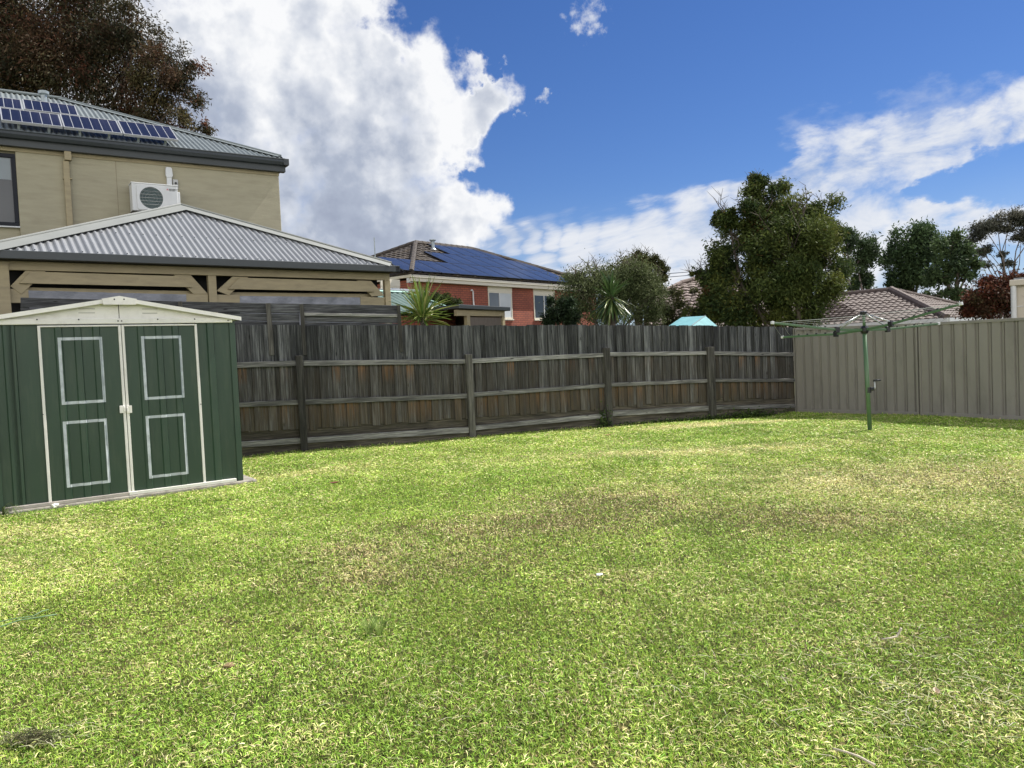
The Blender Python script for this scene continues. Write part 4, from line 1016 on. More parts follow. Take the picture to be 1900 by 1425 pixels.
# emblem: three red diamonds, with the maker's lettering beside it
mb = MB(); ec = (a0 + W * 0.775, z0 + Hh * 0.845); s = 0.024
for t in (PI / 2, PI / 2 + 2 * PI / 3, PI / 2 + 4 * PI / 3):
    d1 = (math.cos(t), math.sin(t)); d2 = (-math.sin(t), math.cos(t))
    q = [(0, 0), (0.5 * s * d1[0] + 0.29 * s * d2[0], 0.5 * s * d1[1] + 0.29 * s * d2[1]), (s * d1[0], s * d1[1]), (0.5 * s * d1[0] - 0.29 * s * d2[0], 0.5 * s * d1[1] - 0.29 * s * d2[1])]
    mb.prism([HF.pt(ec[0] + x, ec[1] + y, acD + 0.0035) for x, y in q], -HF.n * 0.003)
mb.build('emblem', MAT['red'], ac)
def lettering(text, size, loc, right, up, parent, mat, name='lettering'):
    cu = bpy.data.curves.new('tmp', 'FONT'); cu.body = text; cu.size = size; cu.extrude = 0.0008; cu.offset = 0.0006
    ob = bpy.data.objects.new('tmp', cu); COL.objects.link(ob)
    dg = bpy.context.evaluated_depsgraph_get(); me = bpy.data.meshes.new_from_object(ob.evaluated_get(dg))
    bpy.data.objects.remove(ob)
    R_ = Matrix((right, up, right.cross(up))).transposed().to_4x4(); R_.translation = loc - ORG[parent.name]
    me.transform(R_); me.materials.clear(); me.materials.append(mat); me.name = name
    o = bpy.data.objects.new(name, me); COL.objects.link(o); o.parent = parent; ORG[o.name] = ORG[parent.name]
lettering('MITSUBISHI', 0.030, HF.pt(a0 + W * 0.81, z0 + Hh * 0.845, acD + 0.003), HF.u, Vector((0, 0, 1)), ac, MAT['black'])
lettering('ELECTRIC', 0.026, HF.pt(a0 + W * 0.81, z0 + Hh * 0.80, acD + 0.003), HF.u, Vector((0, 0, 1)), ac, MAT['black'])
for q in (a0 + 0.12, a1 - 0.12): mb = MB(); HF.box(mb, q - 0.02, q + 0.02, z0 - 0.04, z0 - 0.002, WD, acD + 0.01); mb.build('bracket', MAT['black'], ac)
mb = MB(); HF.box(mb, a0 - 0.01, a1, z0 - 0.012, z0 - 0.001, WD + 0.07, acD - 0.02); mb.build('base', MAT['black'], ac)
mb = MB(); HF.box(mb, a1 + 0.001, a1 + 0.05, z0 + 0.05, z0 + Hh * 0.8, acD - 0.16, acD - 0.03); mb.build('valve_cover', MAT['white'], ac, bevel=0.01)
# conduit up the wall and its cap
A = HF.px(309.5, 330, WD + 0.06)[0]; B = HF.px(319, 330, WD + 0.06)[0]; zt = HF.px(313, 309.5, WD + 0.06)[1]; zm = HF.px(313, 327, WD + 0.06)[1]
cd = thing('refrigerant_conduit', 'white plastic pipe duct rising up the tan wall from behind the air conditioner', 'conduit', HF.pt(A, z0, WD))
mb = MB(); HF.box(mb, A, B, z0, zm, WD, WD + 0.06); mb.build('duct', MAT['white'], cd, bevel=0.008)
mb = MB(); e = 0.022
mb.prism([HF.pt(A - e, zm + 0.02, WD + 0.075), HF.pt(A, zm - 0.03, WD + 0.075), HF.pt(B, zm - 0.03, WD + 0.075), HF.pt(B + e, zm + 0.02, WD + 0.075), HF.pt(B + e - 0.01, zt - 0.03, WD + 0.075), HF.pt(B - 0.01, zt, WD + 0.05), HF.pt(A + 0.01, zt, WD + 0.05), HF.pt(A - e + 0.01, zt - 0.03, WD + 0.075)], -HF.n * 0.05)
mb.build('wall_cap', MAT['white'], cd, bevel=0.01)
A = HF.px(321.5, 340, WD + 0.05); B = HF.px(330.5, 340, WD + 0.05); zt = HF.px(326, 333, WD + 0.05)[1]; zb = HF.px(326, 347, WD + 0.05)[1]
iso = thing('isolator_switch', 'small grey isolator switch on the wall beside the white pipe duct', 'switch', HF.pt(A[0], zb, WD))
mb = MB(); HF.box(mb, A[0], B[0], zb - 0.04, zt, WD, WD + 0.05); mb.build('box', plain('grey switch box', (0.45, 0.45, 0.44), 0.5, 0.05), iso, bevel=0.006)
mb = MB(); c = HF.pt((A[0] + B[0]) / 2, (zt + zb) / 2, WD + 0.05); mb.tube([c, c + HF.n * 0.02], 0.025, 12); mb.build('knob', MAT['black'], iso)

# ------------------------------------------------------------------ tiled roofs
def pip(poly, x, y):
    c = False; n = len(poly)
    for i in range(n):
        (x0, y0), (x1, y1) = poly[i], poly[(i + 1) % n]
        if (y0 > y) != (y1 > y) and x < (x1 - x0) * (y - y0) / (y1 - y0) + x0: c = not c
    return c
def tile_face(mb, pl, poly, row=0.32, wid=0.30, amp=0.035, lift=0.04, sub=4, r=random.Random(9)):
    xs = [p[0] for p in poly]; ys = [p[1] for p in poly]
    b = min(ys); k = 0
    while b < max(ys):
        off = 0
        q = min(xs); jit = r.uniform(-0.01, 0.01)
        while q < max(xs):
            da = wid / sub
            for s in range(sub):
                p0, p1 = q + s * da, q + (s + 1) * da
                if not pip(poly, (p0 + p1) / 2, b + row / 2): continue
                h = lambda x: amp * abs(math.sin(PI * ((x - min(xs)) / wid)))
                w0, w1 = h(p0) + lift + jit, h(p1) + lift + jit
                v = [pl.pt(p0, b, w0), pl.pt(p1, b, w1), pl.pt(p1, b + row, w1 - lift + 0.004), pl.pt(p0, b + row, w0 - lift + 0.004), pl.pt(p0, b, w0 - lift - 0.01), pl.pt(p1, b, w1 - lift - 0.01)]
                mb.add(v, [(0, 1, 2, 3), (4, 5, 1, 0)])
            q += wid
        b += row; k += 1
def ridge_tiles(mb, p0, p1, r=0.11, up=0.03):
    p0, p1 = Vector(p0), Vector(p1); d = (p1 - p0); n = max(1, int(d.length / 0.36)); 
    for i in range(n):
        s = p0 + d * (i / n) + Vector((0, 0, up)); e = p0 + d * ((i + 1.08) / n) + Vector((0, 0, up + 0.0)); mb.tube([s, e], [r * 1.08, r * 0.96], 8)

# ------------------------------------------------------------------ red brick house with solar array
BZ = 4.46
B0, B1 = pz(725, 506.3, BZ), pz(1051, 529, BZ)
BF = Fr(B0, B1 - B0); bp = math.radians(24); PLb = Pl(BF.pt(0, BZ + 0.02, 0.02), BF.u, bp)
ap1 = PLb.px(770, 453); ap2 = PLb.px(876, 465)
rb = (ap1[1] + ap2[1]) / 2; Db = rb * math.cos(bp)
bL, bR = ap1[0] - Db, ap2[0] + Db
bback = Vector((-BF.n.x, -BF.n.y, 0))
brick = thing('brick_house', 'red brick house with dark tiled hip roof and cream eaves behind the fence', 'house', BF.pt((bL + bR) / 2, 0, -Db))
bp_poly = [(bL, 0), (bR, 0), (ap2[0], rb), (ap1[0], rb)]
mb = MB(); tile_face(mb, PLb, bp_poly)
PLe = Pl(PLb.pt(bL, 0), -bback, bp); 
eL = 2 * Db
PLe = Pl(PLb.pt(bL, 0) + bback * eL, -bback, bp)      # the end face: a runs from the rear corner to the front corner
tile_face(mb, PLe, [(0, 0), (eL, 0), (eL / 2, rb)])
mb.poly([PLb.pt(bR, 0), PLb.pt(bR, 0) + bback * eL, PLb.pt(ap2[0], rb)]); mb.poly([PLb.pt(bR, 0) + bback * eL, PLb.pt(bL, 0) + bback * eL, PLb.pt(ap1[0], rb), PLb.pt(ap2[0], rb)])
mb.poly([PLb.pt(a, b, -0.01) for a, b in bp_poly]); mb.poly([PLe.pt(a, b, -0.01) for a, b in [(0, 0), (eL, 0), (eL / 2, rb)]])
broof = mb.build('roof', MAT['tile_dark'], brick, fix=False)
mb = MB(); P = PLb.pt
ridge_tiles(mb, P(bL, 0, 0.04), P(ap1[0], rb, 0.04)); ridge_tiles(mb, P(ap1[0], rb, 0.04), P(ap2[0], rb, 0.04)); ridge_tiles(mb, P(bR, 0, 0.04), P(ap2[0], rb, 0.04)); ridge_tiles(mb, PLe.pt(0, 0, 0.04), PLe.pt(eL / 2, rb, 0.04))
mb.build('ridge_cap', MAT['tile_dark'], broof)
mb = MB(); f0 = PLb.px(803.5, 464); c = P(*f0); tz = at(803.5, 445.5, c.y).z
mb.tube([c - Vector((0, 0, 0.2)), (c.x, c.y, tz)], 0.075, 12); mb.tube([(c.x, c.y, tz - 0.06), (c.x, c.y, tz - 0.02), (c.x, c.y, tz + 0.02)], [0.09, 0.15, 0.15], 12); mb.tube([c, c + Vector((0, 0, 0.08))], [0.16, 0.09], 12)
mb.build('flue', MAT['flue'], broof)
bw = -0.24
mb = MB(); BF.box(mb, bL + 0.2, bR - 0.25, 0, BZ - 0.15, bw - eL + 0.6, bw); mb.build('wall', MAT['brick'], brick, uvdir=BF.u)
mb = MB(); BF.box(mb, bL - 0.02, bR, BZ - 0.105, BZ, -0.10, 0.02); mb.box(BF.pt(bL - 0.02, BZ - 0.105, -0.101), BF.u * 0.11, bback * eL, Vector((0, 0, 0.104))); mb.build('gutter', MAT['creamtrim'], brick, bevel=0.01)
mb = MB(); BF.box(mb, bL + 0.05, bR - 0.05, BZ - 0.235, BZ - 0.110, bw - 0.01, -0.03); mb.build('fascia', MAT['creamtrim'], brick)
def bwin(x0, x1, yt, yg, ys, mull, glass, blind=None):
    A = BF.px(x0, yt, bw)[0]; B = BF.px(x1, yt, bw)[0]; xm = (x0 + x1) / 2
    zt = BF.px(xm, yt, bw)[1]; zg = BF.px(xm, yg, bw)[1]; zs = BF.px(xm, ys, bw)[1]
    mb = MB(); fw = 0.055
    for bx in ((A, B, zg - fw, zg), (A, B, zs, zs + 0.07), (A, A + fw, zs + 0.07, zg - fw), (B - fw, B, zs + 0.07, zg - fw)): BF.box(mb, bx[0], bx[1], bx[2], bx[3], bw - 0.03, bw + 0.02)
    w = mb.build('window', MAT['creamtrim'], brick)
    mb = MB(); BF.box(mb, A - 0.01, B + 0.01, zg + 0.002, max(zt, BZ - 0.24), bw - 0.02, bw + 0.028); mb.build('head_panel', MAT['creamtrim'], w)
    m_ = A + (B - A) * mull; mb = MB(); BF.box(mb, m_ - 0.03, m_ + 0.03, zs + 0.07, zg - fw, bw - 0.02, bw + 0.024); mb.build('mullion', MAT['white'], w)
    mb = MB(); BF.box(mb, A + fw, m_ - 0.03, zs + 0.07, zg - fw, bw - 0.01, bw + 0.006); mb.build('pane', glass, w)
    mb = MB(); BF.box(mb, m_ + 0.03, B - fw, zs + 0.07, zg - fw, bw - 0.01, bw + 0.006); mb.build('pane', MAT['blind'] if blind else glass, w)
    mb = MB(); BF.box(mb, A - 0.03, B + 0.03, zs - 0.05, zs - 0.002, bw, bw + 0.06); mb.build('sill', MAT['creamtrim'], w)
bwin(904.5, 948.5, 532, 541.5, 591.7, 0.47, MAT['glass_grey'], True)
bwin(989, 1028, 537, 546.6, 592.8, 0.48, MAT['glass_dark'])
bwin(706, 740.5, 518, 531, 560, 0.5, MAT['glass_grey'])
mb = MB(); A, B = BF.px(757.5, 540, bw + 0.05)[0], BF.px(763, 540, bw + 0.05)[0]
BF.box(mb, A - 0.02, B + 0.02, BF.px(760, 525, bw)[1], BZ - 0.10, bw + 0.01, bw + 0.14); hd = mb.build('rainhead', MAT['white'], brick)
mb = MB(); BF.box(mb, A, B, 0, BF.px(760, 525.5, bw)[1], bw + 0.005, bw + 0.085); mb.build('downpipe', plain('red painted pipe', (0.33, 0.10, 0.075), 0.6), brick)
mb = MB(); a0, z = BF.px(763, 540, bw + 0.05); a1 = BF.px(797, 541, bw + 0.05)[0]; mb.tube([BF.pt(a0, z, bw + 0.04), BF.pt(a1, z, bw + 0.04)], 0.03, 8); mb.build('pipe', MAT['white'], brick)
mb = MB(); a0, z = BF.px(879, 570, bw + 0.05); zt = BF.px(879, 541, bw + 0.05)[1]
mb.tube([BF.pt(a0, 1, bw + 0.05), BF.pt(a0, zt, bw + 0.05), BF.pt(a0 - 0.05, zt + 0.06, bw + 0.05), BF.pt(a0 - 0.13, zt + 0.03, bw + 0.05)], 0.03, 8); mb.build('vent_pipe', MAT['white'], brick)
# solar array: three rows of black-framed panels parallel to the tiles
WO = 0.12
r1b = PLb.px(853.5, 508.5, WO)[1]; r1t = PLb.px(827.6, 490.5, WO)[1]
div = [PLb.px(x, y, WO)[0] for x, y in ((782, 502), (818.7, 505.5), (853.5, 509), (884, 511.5), (914.7, 513.5), (945, 516.5), (973.5, 519), (999.3, 521), (1025.9, 523.2))]
pwid = (div[-1] - div[0]) / (len(div) - 1); plen = (rb - 0.10 - r1b) / 3 - 0.02; print(r1t - r1b)
start = div[0] - pwid
ORDN = ['first', 'second', 'third', 'fourth', 'fifth', 'sixth', 'seventh', 'eighth', 'ninth', 'tenth', 'eleventh']
ROWN = ['bottom', 'middle', 'top']
rr_ = random.Random(4)
print('panel', pwid, plen, start, r1b, rb)
row_x0 = [start - pwid * 0.0, PLb.px(799.8, 473, WO)[0], PLb.px(810, 460, WO)[0]]
for row in range(3):
    b0 = r1b + row * (plen + 0.02); b1 = b0 + plen
    q = row_x0[row]; k = 0
    hipx = lambda b: bR - b * math.cos(bp)
    while q + pwid * (0.55 if row else 0.5) < hipx(b1) + 0.35 and k < 11:
        c = PLb.pt(q + pwid / 2, b0, WO)
        th = thing('solar_panel', 'dark blue solar panel, %s from left in the %s row, brick house' % (ORDN[k], ROWN[row]), 'solar panel', c, 'solar panels on the brick house roof')
        g = 0.020; tw = rr_.uniform(-0.004, 0.004)
        Q = [PLb.pt(q + g, b0, WO + tw), PLb.pt(q + pwid - g, b0, WO - tw), PLb.pt(q + pwid - g, b1, WO), PLb.pt(q + g, b1, WO)]
        mb = MB(); mb.prism(Q, -PLb.w * 0.035); mb.build('frame', MAT['black'], th)
        Q2 = [PLb.pt(q + g + 0.02, b0 + 0.02, WO + 0.003 + tw), PLb.pt(q + pwid - g - 0.02, b0 + 0.02, WO + 0.003 - tw), PLb.pt(q + pwid - g - 0.02, b1 - 0.02, WO + 0.003), PLb.pt(q + g + 0.02, b1 - 0.02, WO + 0.003)]
        mb = MB(); mb.prism(Q2, -PLb.w * 0.002); mb.build('cell_sheet', MAT['cell_new'], th, uvdir=PLb.u, uvz=PLb.v)
        for aa in (q + 0.1, q + pwid - 0.1):
            mb = MB(); p = PLb.pt(aa, b0 + 0.05, WO - 0.036); mb.tube([p, p - PLb.w * (WO - 0.04)], 0.02, 6); mb.build('foot', MAT['black'], th)
        q += pwid; k += 1

# thin mast behind the pergola
m0 = at(695.8, 472, 26); m1 = at(695.3, 440.7, 26)
mb = MB(); mb.tube([(m0.x, m0.y, 0), (m0.x, m0.y, m1.z)], [0.028, 0.02], 8)
tag(mb.build('antenna_mast', MAT['flue'], None, origin=(m0.x, m0.y, 0)), 'thin grey mast standing between the pergola and the brick house', 'mast')

# ------------------------------------------------------------------ small buildings in between
GS = Pl(at(745, 581, 19.0), BF.u, math.radians(24))
gs = thing('striped_outbuilding', 'low brick outbuilding with green and white striped corrugated roof behind the spiky yucca', 'outbuilding', (GS.o.x, GS.o.y, 0))
poly = [GS.px(*p) for p in ((700, 541.5), (757, 546), (858, 582.5), (700, 577.5))]
bt = max(p[1] for p in poly[:2]); b_e = 0.0
aRr = poly[2][0]; aTp = poly[1][0]
slim = lambda q: (poly[2][1] if q > poly[3][0] else 0, bt if q < aTp else poly[2][1] + (bt - poly[2][1]) * (aRr - q) / (aRr - aTp))
mb = MB(); corrug(mb, GS, poly[0][0] - 1.0, aRr - 0.02, lambda q: (0.0, max(0.0, slim(q)[1])), 0.19, 0.03)
mb.build('roof', MAT['stripe'], gs, uvdir=GS.u, uvz=GS.v, fix=False, smooth=True)
mb = MB(); mb.prism([GS.pt(poly[0][0] - 1, bt + 0.02, 0.05), GS.pt(aTp, bt + 0.02, 0.05), GS.pt(aTp + 0.02, bt - 0.09, 0.05), GS.pt(poly[0][0] - 1, bt - 0.09, 0.05)], -GS.w * 0.01)
mb.bar(GS.pt(aTp, bt, 0.05), GS.pt(aRr, 0.0, 0.05), 0.10, 0.02); mb.build('ridge_cap', plain('pale green flashing', (0.30, 0.47, 0.40), 0.5), gs)
mb = MB(); back2 = GS.back
dz = GS.pt(aRr, 0).z
mb.poly([GS.pt(aRr, 0), GS.pt(aRr, 0) + back2 * 3.4, GS.pt(aTp, bt)]); mb.poly([GS.pt(aTp, bt), GS.pt(aRr, 0) + back2 * 3.4, GS.pt(poly[0][0] - 1, 0) + back2 * 3.4, GS.pt(poly[0][0] - 1, bt)])
mb.build('rear_roof', MAT['iron_green'], gs, fix=False)
mb = MB(); GB = Fr(GS.o, GS.u); p0 = poly[0][0] - 0.9
zz = GS.o.z - 0.06
mb.box(GB.pt(p0, 0, -0.12), GB.u * (aRr - 0.18 - p0), back2 * 3.0, Vector((0, 0, zz))); mb.build('wall', MAT['brick'], gs, uvdir=GB.u)
# grey translucent sheet above it
mb = MB(); A, B = at(700, 538, 21.5), at(750, 541, 21.5)
mb.prism([A, B, B + Vector((0.3, 1.6, 0.14)), A + Vector((0.3, 1.6, 0.14))], (0, 0, 0.03))
mb.box(A + Vector((0.1, 0.1, 0)), B - A - Vector((0.2, 0, 0)), Vector((0.28, 1.4, 0.0)), Vector((0, 0, -A.z)))
tag(mb.build('flat_roof_shelter', plain('bluish grey sheeting', (0.19, 0.21, 0.225), 0.5), None, origin=(A.x, A.y, 0)), 'low shelter with pale grey flat roof just above the striped green roof', 'shelter')

LS = Fr(at(895, 590, 19.5), BF.u)
ls = thing('flat_roof_shed', 'low tan shed with dark flat roof edge in front of the brick house window', 'shed', LS.pt(0, 0, -0.5))
q0, q1 = LS.px(846, 572)[0], LS.px(941.5, 572)[0]
zT, zB = LS.px(900, 568.3)[1], LS.px(900, 575.6)[1]
mb = MB(); mb.prism([LS.pt(q0, zT + 0.02, 0.10), LS.pt(q1, zT - 0.01, 0.10), LS.pt(q1, zB - 0.01, 0.10), LS.pt(q0, zB + 0.02, 0.10)], -LS.n * 2.0); mb.build('roof', MAT['charcoal'], ls, bevel=0.01)
w0, w1 = LS.px(848, 580)[0], LS.px(936.5, 580)[0]; zO = LS.px(900, 586.5)[1]; 
mb = MB(); LS.box(mb, w0, w1, zO, zB - 0.005, -0.10, 0.0); mb.build('beam', MAT['tan'], ls)
for x0, x1 in ((866.5, 872.5), (932.5, 937)):
    mb = MB(); LS.box(mb, LS.px(x0, 590)[0], LS.px(x1, 590)[0], 0, zO - 0.002, -0.1, -0.002); mb.build('post', MAT['tan'], ls)
mb = MB(); LS.box(mb, LS.px(872, 590)[0], LS.px(933, 590)[0], 0, LS.px(900, 588.5)[1], -0.09, -0.05); mb.build('screen_panel', plain('brown grey screen', (0.14, 0.115, 0.095), 0.7, 0.15, 6, (4, 4, 1)), ls)
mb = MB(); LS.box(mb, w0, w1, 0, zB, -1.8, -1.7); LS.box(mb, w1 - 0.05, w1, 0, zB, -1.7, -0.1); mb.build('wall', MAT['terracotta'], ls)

# brown tiled house behind the yucca and the big tree
mz = at(1250, 612, 25.0)
PLm = Pl(mz, (math.cos(math.radians(-8)), math.sin(math.radians(-8)), 0), math.radians(22))
mid = thing('tiled_house', 'house with mossy pinkish brown tiled roof between the pale shrub and the big tree', 'house', (mz.x + 2, mz.y + 3, 0))
mp = [PLm.px(*p) for p in ((1196, 612), (1201, 598), (1222, 549), (1264, 527.6), (1302, 517), (1345, 503), (1470, 560), (1480, 612))]
mb = MB(); tile_face(mb, PLm, mp); mb.poly([PLm.pt(a, b, -0.01) for a, b in mp]); mr = mb.build('roof', MAT['tile_mid'], mid, fix=False)
mb = MB()
for (p, q) in zip(mp[1:5], mp[2:6]): ridge_tiles(mb, PLm.pt(*p, 0.03), PLm.pt(*q, 0.03), 0.09)
mb.build('ridge_cap', MAT['tile_mid'], mr)
mb = MB(); a0, a1 = mp[0][0] + 0.5, mp[-1][0] - 0.3
o_ = PLm.pt(a0, 0.3, -0.1); mb.box((o_.x, o_.y, 0), PLm.u * (a1 - a0), PLm.back * 5, (0, 0, o_.z)); mb.build('wall', MAT['brick'], mid, uvdir=PLm.u)
apx = PLm.pt(*mp[5]); rr2 = PLm.back * 7
mb = MB(); mb.poly([apx, PLm.pt(*mp[0]) + rr2, PLm.pt(*mp[1]), PLm.pt(*mp[3])]); mb.poly([apx, PLm.pt(*mp[0]) + rr2, PLm.pt(*mp[7]) + rr2]); mb.poly([apx, PLm.pt(*mp[7]) + rr2, PLm.pt(*mp[7]), PLm.pt(*mp[6])]); mb.build('rear_roof', MAT['tile_mid'], mid, fix=False)

# far tiled house at right
rA = at(1654, 539, 40.0); rp_ = math.radians(22)
ru = Vector((math.cos(math.radians(-50)), math.sin(math.radians(-50)), 0)); rbk = Vector((-ru.y, ru.x, 0))
RZ = rA.z; RUN = 4.2; ez_ = RZ - RUN * math.tan(rp_)
PLr = Pl(rA - rbk * RUN - Vector((0, 0, RZ - ez_)), ru, rp_); rbm = RUN / math.cos(rp_)
rh = thing('hip_roof_house', 'far house with clean faded red brown hipped tile roof beyond the taupe metal fence', 'house', (rA.x, rA.y, 0))
eR = PLr.px(1772, 592)
main = [(-9, 0), (RUN, 0), (0, rbm), (-9, rbm)]
mb = MB(); tile_face(mb, PLr, main, wid=0.33, amp=0.05)
mb.poly([PLr.pt(a, b, -0.01) for a, b in main])
PLr2 = Pl(PLr.pt(RUN, 0), rbk, rp_)     # right-hand end face
end = [(0, 0), (2 * RUN, 0), (RUN, rbm)]
tile_face(mb, PLr2, end, wid=0.33, amp=0.05); mb.poly([PLr2.pt(a, b, -0.01) for a, b in end])
mb.poly([PLr.pt(-9, rbm), PLr.pt(0, rbm), PLr.pt(RUN, 0) + rbk * 2 * RUN, PLr.pt(-9, 0) + rbk * 2 * RUN])
# projecting wing to the left, its side slope facing the yard
VA = PLr.px(1556, 558); VB = PLr.px(1598, 581)
PLw = Pl(PLr.pt(VA[0] + 0.2, VA[1]), rbk, rp_)
rrf = mb.build('roof', MAT['tile_red'], rh, fix=False)
# the wing: ridge running towards the yard from the main slope
wz = PLr.pt(VA[0], VA[1]).z; wc = PLr.pt(VA[0], VA[1])
wl_ = 3.0; hw = 3.0
eq = lambda s, t: wc - rbk * t + ru * s
drop = hw * math.tan(rp_)
PLw = Pl(eq(hw, wl_) - Vector((0, 0, drop)), rbk, rp_)
mb = MB()
wp = [(0, 0), (wl_ + hw, 0), (hw, hw / math.cos(rp_))]
tile_face(mb, PLw, wp, wid=0.33, amp=0.02, lift=0.10); mb.poly([PLw.pt(a, b, -0.01) for a, b in wp])
fr2 = [eq(-hw, wl_) - Vector((0, 0, drop)), eq(hw, wl_) - Vector((0, 0, drop)), PLw.pt(hw * 0.9, hw / math.cos(rp_))]
PLf = Pl(fr2[0], ru, rp_); fp = [(0, 0), (2 * hw, 0), (hw, hw / math.cos(rp_))]; tile_face(mb, PLf, fp, wid=0.33, amp=0.012, lift=0.10); mb.poly([PLf.pt(a, b, -0.01) for a, b in fp])
mb.build('wing_roof', MAT['tile_red'], rh, fix=False)
mb = MB()
ridge_tiles(mb, PLr.pt(-9, rbm, 0.03), PLr.pt(0, rbm, 0.03), 0.13); ridge_tiles(mb, PLr.pt(0, rbm, 0.03), PLr.pt(RUN, 0, 0.03), 0.16); ridge_tiles(mb, PLr2.pt(RUN, rbm, 0.03), PLr2.pt(2 * RUN, 0, 0.03), 0.13)
mb.build('ridge_cap', MAT['tile_red'], rrf)
mb = MB()
gf = Fr(PLr.pt(0, 0), ru)
gf.box(mb, -9, RUN + 0.05, ez_ - 0.16, ez_ + 0.02, -0.02, 0.10); mb.box(gf.pt(RUN + 0.02, ez_ - 0.16, -0.021), ru * 0.1, rbk * 2 * RUN, (0, 0, 0.18))
mb.build('gutter', MAT['white'], rh)
mb = MB(); gf.box(mb, -8.7, RUN - 0.4, -2, ez_ - 0.05, -2 * RUN + 0.6, -0.4); mb.build('wall', MAT['beige'], rh)

# beige building with white downpipe at the right edge
bu = Vector((math.cos(math.radians(-36)), math.sin(math.radians(-36)), 0)); BB = Fr(at(1890, 560, 17.0), bu)
bb = thing('beige_building', 'beige clad building corner with white downpipe at the right edge above the metal fence', 'building', BB.pt(2, 0, -2))
q0 = BB.px(1884, 560)[0]; zt = BB.px(1890, 523)[1]; zt2 = BB.px(1890, 530)[1]
mb = MB(); BB.box(mb, q0, q0 + 5, 0, zt, -4, 0); mb.build('wall', MAT['beige'], bb)
mb = MB(); BB.box(mb, q0 - 0.10, q0 + 5.1, zt2, zt2 + 0.13, -4.1, 0.12); mb.build('gutter', plain('beige gutter', (0.50, 0.45, 0.36), 0.5, 0.04), bb, bevel=0.015)
mb = MB(); BB.box(mb, q0 - 0.02, q0 + 5, zt2 + 0.131, zt2 + 0.17, -4, 0.06); mb.build('roof', MAT['iron'], bb)
mb = MB(); zl = BB.px(1893, 549)[1]; BB.box(mb, q0 + 0.13, q0 + 5, zl - 0.02, zl + 0.02, 0, 0.012); mb.build('joint_strip', MAT['beige'], bb)
mb = MB(); c = BB.pt(BB.px(1881, 560, 0.05)[0], 0, 0.05); mb.tube([c, (c.x, c.y, zt2)], 0.055, 14)
dp = mb.build('downpipe', MAT['white'], bb, smooth=False)
mb = MB(); zc = BB.px(1881, 569)[1]; mb.tube([(c.x, c.y, zc - 0.01), (c.x, c.y, zc + 0.01)], 0.06, 12); BB.box(mb, q0 + 0.02, q0 + 0.14, zc - 0.008, zc + 0.008, 0.0005, 0.02); mb.build('pipe_clip', MAT['white'], dp)

# teal canopy over the fence
TY = 17.6
t0, t1, t2, t3, t4 = at(1241, 604.5, TY), at(1265, 588.4, TY + 1.0), at(1308.6, 586, TY + 0.55), at(1284, 604, TY - 0.5), at(1331, 605, TY + 0.6)
tc_ = thing('canopy', 'teal woven tarp canopy peeking over the timber fence by the big tree', 'canopy', (t2.x, t2.y, 0))
mb = MB()
def drop_(p): return p + Vector((0, 0, -0.35)) + (p - (t1 + t2) / 2) * 0.15
bk = t1 + Vector((0.3, 1.0, t4.z - t1.z)); 
for f in ([t0, t3, t2, t1], [t3, t4, t2], [t4, bk, t1, t2], [bk, t0, t1]):
    c = sum(f, Vector()) / len(f)
    mb.poly(f)
for a_, b_ in ((t0, t3), (t3, t4), (t4, bk), (bk, t0)): mb.poly([a_, b_, b_ - Vector((0, 0, 0.3)), a_ - Vector((0, 0, 0.3))])
mb.build('cloth', MAT['teal'], tc_, fix=False)
mb = MB()
for p in (t0, t3, t4, bk): mb.tube([(p.x, p.y, 0), p - Vector((0, 0, 0.02))], 0.02, 8)
mb.tube([t3 + Vector((0, 0, 0.006)), t2 + Vector((0, 0, 0.006))], 0.008, 6)
mb.build('frame', MAT['flue'], tc_)

# overhead wires
for (y0, y1), nm in (((506.6, 504.6), 'upper'), ((513.0, 510.8), 'lower')):
    A, B = at(1246, y0, 40), at(1271, y1, 44); d = B - A
    p0, p1 = A - d * 4, B + d * 6
    mb = MB(); mb.tube([p0, (p0 + p1) / 2 - Vector((0, 0, 0.02)), p1], 0.02, 5)
    tag(mb.build('power_line', MAT['black'], None, origin=p0), 'thin dark overhead wire in the gap left of the big tree, %s of two' % nm, 'power line', 'overhead wires beside the big tree')
# ------------------------------------------------------------------ plants
def mesh_np(name, V, Fq, C, mat, parent, origin, smooth=False):
    """V (n,k,3) leaf polygons with k verts each, C (n,3) colours"""
    n, k, _ = V.shape
    me = bpy.data.meshes.new(name)
    me.vertices.add(n * k); me.vertices.foreach_set('co', (V - np.array(origin)).astype(np.float32).ravel())
    nf = len(Fq)
    idx = (np.arange(n)[:, None] * k)
    loops = np.concatenate([(idx + np.array(f)[None, :]) for f in Fq], axis=1)      # n, total
    sizes = [len(f) for f in Fq]; tot = sum(sizes)
    me.loops.add(n * tot); me.loops.foreach_set('vertex_index', loops.astype(np.int32).ravel())
    me.polygons.add(n * nf)
    starts = (np.arange(n)[:, None] * tot + np.cumsum([0] + sizes[:-1])[None, :])
    me.polygons.foreach_set('loop_start', starts.astype(np.int32).ravel())
    try: me.polygons.foreach_set('loop_total', np.tile(np.array(sizes, np.int32), n))
    except Exception: pass
    me.update(calc_edges=True)
    if smooth: me.polygons.foreach_set('use_smooth', np.ones(n * nf, bool))
    ca_ = me.color_attributes.new('Col', 'FLOAT_COLOR', 'POINT')
    cc = np.concatenate([np.repeat(C[:, None, :], k, 1), np.ones((n, k, 1))], -1)
    ca_.data.foreach_set('color', cc.astype(np.float32).ravel())
    me.materials.append(mat)
    o = bpy.data.objects.new(name, me); COL.objects.link(o)
    if parent is not None: o.parent = parent
    else: o.location = origin
    ORG[o.name] = Vector(origin)
    return o
def unitv(a): return a / np.maximum(np.linalg.norm(a, axis=-1, keepdims=True), 1e-9)
